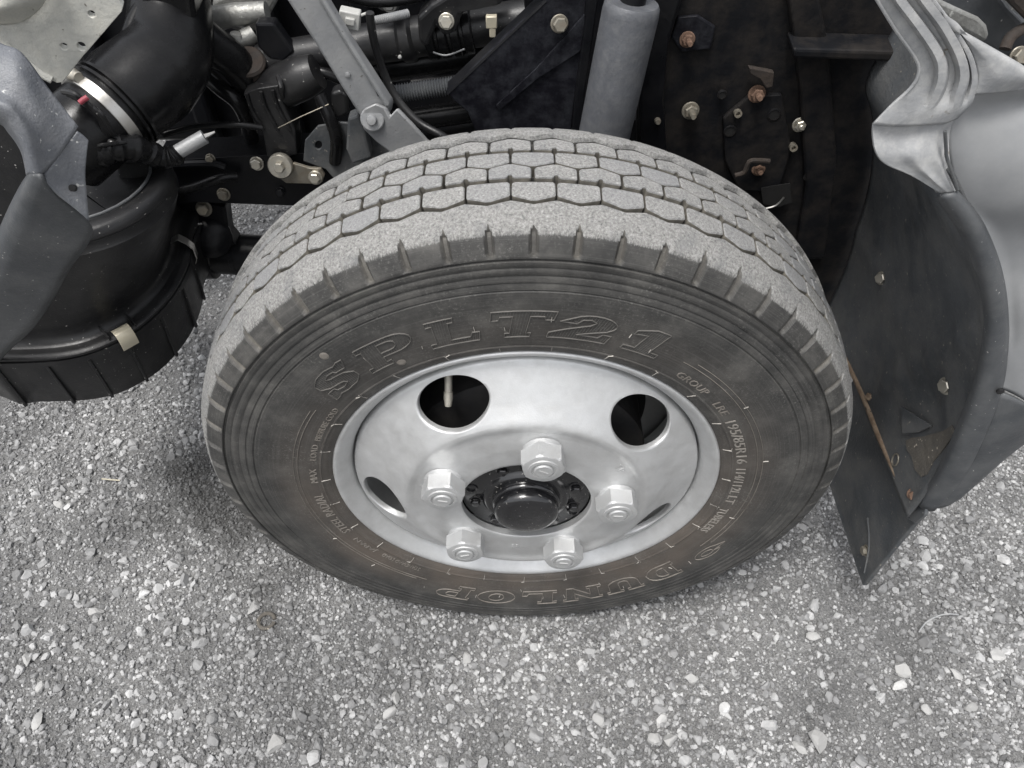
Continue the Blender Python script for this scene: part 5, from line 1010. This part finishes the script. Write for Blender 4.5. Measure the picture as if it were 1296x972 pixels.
def ringpt(i, c, r, z):
    p = base_loop[i]; a = math.atan2(p.y - cen.y, p.x - cen.x); return Vector((c.x + r*math.cos(a), c.y + r*math.sin(a), z))
loops = [O(-0.003, 0.4475), O(-0.008, 0.4490), O(-0.013, 0.4520), O(-0.016, 0.4600)]
for f, z in ((0.06, 0.472), (0.16, 0.490), (0.32, 0.512), (0.52, 0.536), (0.74, 0.560), (0.90, 0.580), (0.98, 0.592)):
    tgt = [ringpt(i, neck, 0.100, z) for i in range(nl)]; src = O(-0.016, z); loops.append([a.lerp(b, f) for a, b in zip(src, tgt)])
loops += [[ringpt(i, neck, r_, z_) for i in range(nl)] for r_, z_ in ((0.0975, 0.594), (0.0965, 0.604), (0.0985, 0.606), (0.0975, 0.614), (0.092, 0.618), (0.080, 0.617), (0.076, 0.600))]
mb = MB(); mb.loft(loops); mb.build('upper_cover', M['black_plastic'], air, smooth=50)
tubw = O(0.0012, 0.43)
for i in range(3, 62, 8):                             # upright ribs on the tub
    p = tubw[i]; t = (tubw[i+1] - tubw[i-1]).normalized(); nn = Vector((t.y, -t.x, 0))*sgn
    mb = MB(); bq = off(base_loop, sgn*-0.003, 0.357)[i]
    mb.slab([p - t*0.002, p + t*0.002, bq + t*0.002, bq - t*0.002], -nn*0.004); mb.v = [v + nn*0.0022 for v in mb.v]; mb.build('tub_rib', M['black_plastic'], air, smooth=0, bevel=0.001)
# latch over the lip, and the spring clip further round
def lip_frame(px, py):
    q = atz(px, py, ZL); i = min(range(nl), key=lambda k: (base_loop[k] - q).length); t = (base_loop[(i+1) % nl] - base_loop[i-1]).normalized(); nn = Vector((t.y, -t.x, 0))*sgn
    return base_loop[i], t, nn
p, t, nn = lip_frame(158, 422)
def lpt(a, b, z): return p + t*a + nn*b + Vector((0, 0, z))
mb = MB(); w2 = 0.0100
secs = [(-0.002, 0.0085), (0.003, 0.0095), (0.008, 0.0075), (0.0115, 0.001), (0.0120, -0.008), (0.0105, -0.016)]
mb.loft([[lpt(-w2, b, z), lpt(w2, b, z), lpt(w2, b - 0.0018, z - 0.0012), lpt(-w2, b - 0.0018, z - 0.0012)] for b, z in secs]); mb.build('latch', M['latch'], air, smooth=40, bevel=0.0006)
mb = MB()
for s_ in (-1, 1): mb.slab([lpt(s_*0.0165 - 0.001, -0.02, 0.014), lpt(s_*0.0165 - 0.001, 0.004, 0.008), lpt(s_*0.0165 - 0.001, 0.004, 0.0), lpt(s_*0.0165 - 0.001, -0.02, 0.002)], t*0.002)
mb.v = mb.v; mb.build('latch_guide', M['black_plastic'], air, smooth=0)['kind'] = 'stuff'
p, t, nn = lip_frame(236, 318)
mb = MB(); secs = [(-0.014, 0.018), (-0.004, 0.022), (0.004, 0.014), (0.010, 0.004), (0.010, -0.012), (0.006, -0.020)]
w2 = 0.006; mb.loft([[lpt(-w2, b, z), lpt(w2, b, z), lpt(w2, b - 0.0012, z - 0.001), lpt(-w2, b - 0.0012, z - 0.001)] for b, z in secs]); mb.build('spring_clip', M['steel'], air, smooth=40)
# bright edge round the inside of the inlet
mb = MB(); mb.tube([Vector((neck.x + 0.078*math.cos(a), neck.y + 0.078*math.sin(a), 0.619)) for a in [R(-110 + 12*i) for i in range(12)]], 0.0016, 8, cap=True); mb.build('inlet_ring', M['skirt'], air)

# rubber duct with its hose clamp
duct = thing('intake_duct', 'bulky black rubber intake elbow with steel hose clamp at the upper left', 'air duct', tuple(at(170, 130, 0.26)))
dpts = [at(82, 196, 0.205), at(104, 172, 0.215), at(128, 150, 0.235), at(158, 126, 0.262), at(190, 100, 0.292), at(212, 68, 0.33), at(216, 20, 0.37), at(210, -40, 0.42)]
mb = MB(); mb.tube(dpts, [0.042, 0.044, 0.0445, 0.046, 0.049, 0.047, 0.044, 0.042], 40, smooth=8); mb.build('elbow', M['black_rubber'], duct, smooth=60)
ci = at(132, 146, 0.2385); ca = (dpts[3] - dpts[1]).normalized()
mb = MB(); mb.lathe(ci, ca, [(0.0440, -0.0055), (0.0468, -0.0055), (0.0473, -0.0045), (0.0468, 0.0045), (0.0473, 0.0055), (0.0440, 0.0055)], 56, cap=False)
clamp = mb.build('hose_clamp', M['steel'], duct, smooth=40)
upv = (Vector((-0.42, -0.55, 0.75)) - ca*Vector((-0.42, -0.55, 0.75)).dot(ca)).normalized(); sv = ca.cross(upv)
pc = ci + upv*0.050; mb = MB(); mb.lathe(pc - sv*0.012, sv, [(0.006, 0), (0.0065, 0.002), (0.0065, 0.014), (0.0055, 0.016), (0.0055, 0.020), (0.0045, 0.021)], 16); mb.build('clamp_screw', M['zinc'], clamp)
for k in range(9):
    a = R(14 + 4.2*k); dv = upv*math.cos(a) - sv*math.sin(a); pk = ci + dv*0.0475
    mb = MB(); mb.slab([pk - ca*0.0035 - dv.cross(ca)*0.0006, pk + ca*0.0035 - dv.cross(ca)*0.0006, pk + ca*0.0035 + dv.cross(ca)*0.0006, pk - ca*0.0035 + dv.cross(ca)*0.0006], -dv*0.0012); mb.build('band_slot', M['hole'], clamp, smooth=0)
for dd in (0.014, 0.020):
    mb = MB(); mb.lathe(ci + ca*dd, ca, [(0.043, -0.002), (0.0478 + dd*0.1, -0.0015), (0.0478 + dd*0.1, 0.0015), (0.043, 0.002)], 56, cap=False); mb.build('moulded_ring', M['black_rubber'], duct)
mb = MB(); mb.tube([at(150, 96, 0.252), at(172, 92, 0.262), at(190, 89, 0.274), at(202, 82, 0.288), at(208, 72, 0.302)], [0.002, 0.0045, 0.005, 0.005, 0.002], 12, smooth=6); mb.build('moulded_ridge', M['black_rubber'], duct, smooth=60)
mb = MB(); mb.tube([at(128, 92, 0.268), at(146, 74, 0.285), at(162, 50, 0.308), at(172, 24, 0.33), at(186, 0, 0.35)], [0.006, 0.009, 0.009, 0.009, 0.008], 12, smooth=6); mb.build('shoulder_ridge', M['black_rubber'], duct, smooth=60)
mb = MB(); mb.slab(poly([(92, 92), (140, 60), (176, 0), (182, -30), (240, -30), (250, 60), (200, 92), (140, 100)], 0.335), (0, 0.05, 0)); mb.build('backing_box', M['black_rubber'], duct, smooth=0, bevel=0.012, seg=3)

sleeve = thing('taped_sleeve', 'crinkled black taped cable sleeve ending in a silver tube', 'cable sleeve', tuple(at(180, 195, 0.22)))
sp_ = [at(104, 196, 0.19), at(128, 192, 0.195), at(150, 186, 0.20), at(176, 188, 0.21), at(200, 198, 0.22), at(216, 199, 0.225), at(226, 192, 0.23)]
mb = MB(); pts = catmull(sp_, 8); rr_ = [0.016 - 0.006*i/len(pts) + 0.0010*math.sin(i*0.9) + 0.0006*math.sin(i*2.3) for i in range(len(pts))]; mb.tube(pts, rr_, 14); mb.build('wrap', M['black_rubber'], sleeve, smooth=30)
mb = MB(); mb.tube([at(224, 193, 0.229), at(243, 182, 0.236), at(259, 173, 0.242)], 0.0076, 16); mb.build('silver_tube', M['arm'], sleeve, smooth=30)
mb = MB(); mb.tube([at(259, 173, 0.242), at(266, 170, 0.245), at(272, 167, 0.247)], [0.003, 0.002, 0.0012], 8); mb.build('bare_end', M['steel'], sleeve)
mb = MB(); mb.tube([at(112, 186, 0.19), at(126, 184, 0.185), at(150, 181, 0.188), at(160, 180, 0.192)], 0.002, 8, smooth=4); mb.build('fold', M['black_rubber'], sleeve)
mb = MB(); mb.slab(poly([(146, 206), (190, 206), (196, 224), (150, 228)], 0.24), (0, 0.03, 0)); mb.build('bracket', M['black_plastic'], sleeve, smooth=0, bevel=0.002)
wires = thing('wire_bundle', 'bundle of thin black wires with a red wrap beside the hose clamp', 'wires', tuple(at(100, 128, 0.19)))
for k in range(4):
    mb = MB(); mb.tube([at(80 + 6*k, 116 + 3*k, 0.19 + 0.004*k), at(96 + 4*k, 120 + 4*k, 0.18 + 0.005*k), at(112 + 5*k, 134 + 3*k, 0.185), at(126 + 4*k, 150 + 4*k, 0.19), at(134 + 3*k, 170, 0.195)], 0.0028, 8, smooth=5); mb.build('wire', M['black_plastic'], wires)
mb = MB(); mb.tube([at(101, 130, 0.172), at(106, 126, 0.174), at(111, 123, 0.176)], 0.0026, 10); mb.build('red_wrap', M['red_tape'], wires)

# zinc heat shield top left
shd = thing('heat_shield', 'pitted pale zinc shield plate with three holes in the upper left corner', 'heat shield', tuple(at(70, 80, 0.12)))
YS = 0.125
hl = [ell(116, 18, 5.5, 4, 0.7, YS), ell(81, 59, 5.5, 4, 0.7, YS), ell(103, 59, 6.5, 5, 0.7, YS)]
mb = MB(); mb.slab(poly([(-30, -30), (140, -30), (150, 0), (156, 8), (154, 15), (110, 66), (106, 70), (86, 96), (80, 104), (72, 105), (62, 101), (48, 94), (20, 72), (-30, 40)], YS), (0, 0.005, 0.002), holes=hl); mb.build('plate', M['shield'], shd, smooth=30, bevel=0.0018)
mb = pgrid([[(-30, -30, YS - 0.003), (0, -30, YS - 0.022), (34, -30, YS - 0.022), (60, -30, YS - 0.003)], [(-30, 0, YS - 0.003), (-5, 0, YS - 0.022), (30, 0, YS - 0.022), (54, 0, YS - 0.003)], [(-30, 18, YS - 0.003), (-12, 14, YS - 0.02), (14, 12, YS - 0.018), (38, 18, YS - 0.003)], [(-30, 30, YS - 0.002), (-15, 28, YS - 0.002), (5, 28, YS - 0.002), (24, 26, YS - 0.002)]], 5); mb.build('pressed_dome', M['shield'], shd, smooth=60, solid=0.002)
mb = MB(); mb.tube([at(6, 56, YS), at(30, 76, YS), at(50, 92, YS), at(66, 101, YS)], 0.0035, 8); mb.build('rolled_edge', M['shield'], shd)

# grey front arch panel, left edge
fa = thing('front_arch_panel', 'weathered grey plastic arch panel with dark opening at the left edge', 'arch panel', tuple(at(60, 300, -0.02)))
YF = -0.02
up_rows = [[(-60, 22, 0.02), (0, 54, 0.015), (28, 67, 0.012), (62, 112, 0.006), (99, 160, 0.0)],
           [(-60, 60, 0.0), (0, 84, -0.004), (26, 96, -0.006), (56, 140, -0.010), (84, 184, -0.010)],
           [(-60, 100, -0.012), (0, 116, -0.016), (24, 132, -0.018), (48, 166, -0.020), (66, 208, -0.018)],
           [(-60, 118, -0.024), (0, 132, -0.028), (20, 146, -0.028), (38, 178, -0.028), (50, 222, -0.024)],
           [(-60, 136, -0.018), (0, 150, -0.022), (14, 162, -0.022), (30, 188, -0.022), (37, 220, -0.018)],
           [(-60, 142, 0.01), (-4, 156, 0.01), (10, 168, 0.01), (26, 192, 0.01), (33, 222, 0.01)]]
pgrid(up_rows, 6).build('upper_limb', M['panel_grey'], fa, smooth=60, solid=0.003)
pgrid([[(98, 167, -0.003), (105, 172, -0.002), (112, 178, -0.001)], [(84, 184, -0.009), (98, 190, -0.006), (110, 194, -0.004)], [(68, 206, -0.017), (90, 216, -0.011), (108, 220, -0.007)], [(56, 222, -0.022), (84, 242, -0.016), (110, 248, -0.010)], [(60, 232, -0.023), (86, 256, -0.019), (113, 280, -0.014)]], 5).build('side_facet', M['panel_grey'], fa, smooth=60, solid=0.003)
p = at(92, 238, -0.0155); mb = MB(); mb.lathe(p, (0.1, -0.8, 0.6), [(0.0026, -0.002), (0.0026, 0.0012), (0.0020, 0.0013)], 14); mb.build('peg_hole', M['hole'], fa)
lo_rows = [[(33, 222, 0.012), (37, 220, -0.018), (50, 222, -0.026), (62, 238, -0.026), (84, 258, -0.024), (104, 274, -0.020), (115, 284, -0.016), (118, 292, 0.0)],
           [(22, 240, 0.012), (26, 242, -0.020), (40, 252, -0.030), (56, 266, -0.030), (74, 282, -0.028), (92, 296, -0.024), (106, 306, -0.018), (110, 312, 0.0)],
           [(8, 268, 0.012), (12, 272, -0.022), (26, 284, -0.034), (42, 298, -0.034), (58, 314, -0.030), (70, 326, -0.026), (84, 336, -0.020), (88, 342, 0.0)],
           [(-6, 300, 0.012), (-2, 304, -0.024), (12, 318, -0.036), (24, 334, -0.036), (38, 350, -0.032), (48, 362, -0.028), (62, 376, -0.022), (66, 382, 0.0)],
           [(-22, 336, 0.012), (-18, 340, -0.026), (-4, 356, -0.038), (8, 372, -0.038), (18, 388, -0.034), (26, 400, -0.030), (36, 412, -0.024), (40, 418, 0.0)],
           [(-40, 376, 0.012), (-36, 380, -0.028), (-24, 396, -0.040), (-14, 410, -0.040), (-6, 424, -0.036), (0, 434, -0.032), (8, 440, -0.026), (10, 446, 0.0)],
           [(-70, 430, 0.012), (-66, 434, -0.028), (-54, 446, -0.040), (-46, 456, -0.040), (-38, 466, -0.036), (-32, 472, -0.032), (-26, 478, -0.026), (-22, 484, 0.0)]]
lo_rows = [[(x, y, yy + 0.10*max(0, y - 232)/210) for x, y, yy in r] for r in lo_rows]
pgrid(lo_rows, 5).build('lower_limb', M['skirt'], fa, smooth=60, solid=0.003)  # same plastic as the upper limb; the darker tone paints in its shade
mb = MB(); mb.slab(poly([(-60, 130), (10, 150), (34, 190), (34, 224), (10, 270), (-30, 360), (-60, 380)], 0.05), (0, 0.004, 0)); mb.build('opening_back', M['black_plastic'], fa, smooth=0)
# bits of engine top, upper left of the grey arm
pipe = thing('alloy_pipe', 'speckled cast alloy water pipe with a stub at the top edge', 'pipe', tuple(at(290, 20, 0.45)))
mb = MB(); mb.tube([at(196, -14, 0.42), at(226, 2, 0.43), at(262, 20, 0.44), at(300, 18, 0.44), at(338, 14, 0.44)], [0.008, 0.009, 0.012, 0.013, 0.011], 16, smooth=5); mb.build('pipe', M['alloy'], pipe, smooth=60)
mb = MB(); mb.tube([at(322, 42, 0.43), at(312, 48, 0.425), at(302, 50, 0.42), at(300, 42, 0.42)], [0.010, 0.011, 0.010, 0.008], 14, smooth=4); mb.build('stub', M['alloy'], pipe, smooth=60)
mb = MB(); mb.tube([at(272, 46, 0.44), at(282, 34, 0.44), at(300, 31, 0.44), at(316, 40, 0.44)], 0.004, 10, smooth=5); mb.build('collar_ring', M['alloy'], pipe)
mb = MB(); mb.slab(poly([(268, 0), (300, -14), (350, -20), (352, 0), (330, 40), (300, 40), (268, 30)], 0.46), (0, 0.04, 0)); mb.build('casting', M['alloy'], pipe, smooth=0, bevel=0.006)
hose = MB(); hose.tube([at(206, 24, 0.36), at(240, 36, 0.37), at(270, 58, 0.38), at(296, 78, 0.39), at(322, 112, 0.41)], [0.020, 0.021, 0.022, 0.021, 0.02], 20, smooth=6)
tag(hose.build('coolant_hose', M['black_rubber'], None, smooth=60), 'thick black hose running from the duct to the rusty flange', 'hose')
rf = thing('rusty_flange', 'brown rusty iron flange on a dark pipe left of the grey arm', 'flange', tuple(at(325, 110, 0.40)))
c = at(314, 78, 0.395); mb = MB(); mb.lathe(c, (0.1, -0.5, 0.85), [(0.010, -0.006), (0.020, -0.004), (0.0205, 0.0), (0.018, 0.003), (0.010, 0.004)], 24); mb.build('flange', M['rust_dark'], rf, smooth=30)
mb = MB(); mb.tube([at(322, 82, 0.405), at(326, 98, 0.408), at(328, 116, 0.41)], 0.022, 22); mb.build('pipe', M['rust_dark'], rf, smooth=60)
mb = MB(); mb.slab(poly([(322, 30), (346, 30), (372, 66), (360, 78), (340, 74), (326, 60)], 0.40), (0, 0.02, 0)); mb.build('dark_shield', M['chassis'], rf, smooth=0, bevel=0.003)
hub2 = thing('joint_cover', 'black round joint cover with a pale scuff left of the grey arm', 'joint', tuple(at(380, 105, 0.40)))
mb = MB(); mb.tube([at(340, 118, 0.39), at(360, 108, 0.388), at(384, 98, 0.386), at(402, 90, 0.386)], [0.022, 0.026, 0.025, 0.020], 22, smooth=4); mb.build('barrel', M['black_plastic'], hub2, smooth=60)
mb = MB(); mb.tube([at(352, 96, 0.37), at(356, 110, 0.358), at(358, 124, 0.365)], 0.003, 8, smooth=4); mb.build('band', M['black_plastic'], hub2)
mb = MB(); mb.slab(poly([(418, 118), (430, 114), (440, 122), (442, 144), (432, 150), (420, 146)], 0.36), (0, 0.02, 0)); lug = mb.build('lug', M['black_plastic'], hub2, smooth=0, bevel=0.004, seg=3)
mb = MB(); mb.tube([at(352, 162, 0.34), at(380, 148, 0.34), at(416, 132, 0.35)], 0.0007, 6); mb.build('thin_wire', M['dull_zinc'], hub2)

hoses = [('heater_hose', 'thin black hose sagging between the rusty flange and the black bracket', [(262, 96, 0.40), (280, 112, 0.39), (300, 128, 0.385), (312, 150, 0.39), (318, 176, 0.40)], 0.010),
 ('brake_pipe', 'slim dark pipe running level below the duct towards the bracket', [(206, 170, 0.33), (250, 160, 0.34), (300, 158, 0.345), (332, 162, 0.35)], 0.004),
 ('vacuum_hose', 'narrow black hose looping from the cast pipe behind the grey arm', [(344, 40, 0.42), (362, 74, 0.41), (384, 88, 0.405), (410, 92, 0.40), (440, 104, 0.40)], 0.007),
 ('fuel_line', 'slender black line along the top edge right of the grey arm', [(424, -10, 0.38), (470, 2, 0.385), (520, -2, 0.39), (560, -14, 0.40)], 0.006),
 ('wiring_loom', 'taped black wiring loom dropping behind the round pivot bolt', [(404, 120, 0.36), (418, 150, 0.35), (426, 176, 0.35), (424, 204, 0.36)], 0.008),
 ('breather_hose', 'black breather hose curving above the axle tube left of the tyre', [(196, 252, 0.36), (222, 244, 0.352), (250, 236, 0.35), (276, 226, 0.352), (300, 224, 0.36)], 0.006)]
for nm, lab, pp, rr0 in hoses:
    mb = MB(); mb.tube([at(*q) for q in pp], rr0, 14, smooth=6); tag(mb.build(nm, M['black_rubber'], None, smooth=60), lab, 'hose')
# ------------------------------------------------------------------ single stones and scraps on the gravel
PLACES = [(349, 941, 12, 'largest pale rounded stone near the lower left edge of the picture'), (34, 835, 8, 'pale angular stone at the far left below the air cleaner'), (48, 910, 11, 'long pale stone in the lower left corner'),
 (121, 773, 8, 'flat pale stone on bare dust below the air cleaner tub'), (492, 901, 9, 'light oblong stone below the left lug nut, near the lower edge'), (50, 866, 8, 'pale broken stone between two others at the left edge'),
 (1034, 934, 15, 'large jagged pale stone near the lower right edge'), (1012, 943, 10, 'darker grey stone touching the large jagged pale stone'), (1144, 845, 11, 'oval pale stone below the mud flap, right of centre'),
 (1137, 866, 9, 'narrow pale stone just below the oval pale stone'), (1175, 900, 9, 'pale pointed stone on bare dust in the lower right'), (829, 937, 9, 'pale stone, left one of a cluster at the lower middle'),
 (848, 935, 9, 'pale stone, right one of a cluster at the lower middle'), (836, 910, 8, 'pale stone on top of a cluster at the lower middle'), (876, 856, 8, 'squarish pale stone below the lower right of the tyre'),
 (1031, 805, 8, 'grey stone in the dust left below the mud flap'), (1263, 828, 9, 'pale stone near the right edge below the skirt'), (1229, 895, 7, 'small pale oval stone in the lower right corner area'), (1211, 853, 8, 'pale blunt stone right of the oval pale stone'),
 (322, 768, 9, 'grey stone lying against the small rusty ring'), (75, 636, 8, 'pale stone below the left end of the air cleaner'), (500, 882, 7, 'small pale stone near the bottom middle'), (760, 911, 9, 'pale stone at the lower middle below the right lug nut'), (592, 742+88, 7, 'small pale stone in front of the tyre middle')]
for i, (px, py, rp, lab) in enumerate(PLACES):
    p = atz(px, py, 0.006); s_ = pxs(rp, p)*1.15; v = sh2[i].copy()*np.array([1.15, 0.9, 0.75])
    a = random.uniform(0, 6.28); c_, s2 = math.cos(a), math.sin(a); v = np.stack([v[:, 0]*c_ - v[:, 1]*s2, v[:, 0]*s2 + v[:, 1]*c_, v[:, 2]], -1)*s_
    me = bpy.data.meshes.new('stone'); me.from_pydata(v.tolist(), [], f2.tolist())
    z = float(ground_z(np.array([p.x]), np.array([p.y]))[0]); o = link_obj('stone', me, M['stone'], None, (p.x, p.y, z + s_*0.32)); tag(o, lab, 'stone', 'larger loose stones on the gravel')
mb = MB(); mb.tube([atz(129, 606, 0.008), atz(140, 607, 0.010), atz(152, 608, 0.008)], 0.0012, 6); tag(mb.build('straw', M['latch'], None), 'short tan straw on the dark packed ground left of the tyre', 'straw')
p = atz(337, 785, 0.006); mb = MB(); rr0 = pxs(10, p); mb.tube([p + Vector((rr0*math.cos(a), rr0*math.sin(a), 0.0)) for a in [R(10 + 340*i/24) for i in range(25)]], rr0*0.26, 10)
mb.v = [v - Vector((0, 0, 0.002)) for v in mb.v]; tag(mb.build('rusty_ring', M['mud'], None), 'small rusty metal ring lying on the gravel left of the tyre', 'ring')
mb = MB(); mb.tube([atz(x, y, 0.008) for x, y in ((1163, 800), (1172, 788), (1186, 780), (1200, 777), (1213, 778))], 0.0012, 8, smooth=5)
tag(mb.build('wire_scrap', M['galv'], None), 'thin curved scrap of pale wire on the gravel below the skirt', 'wire')
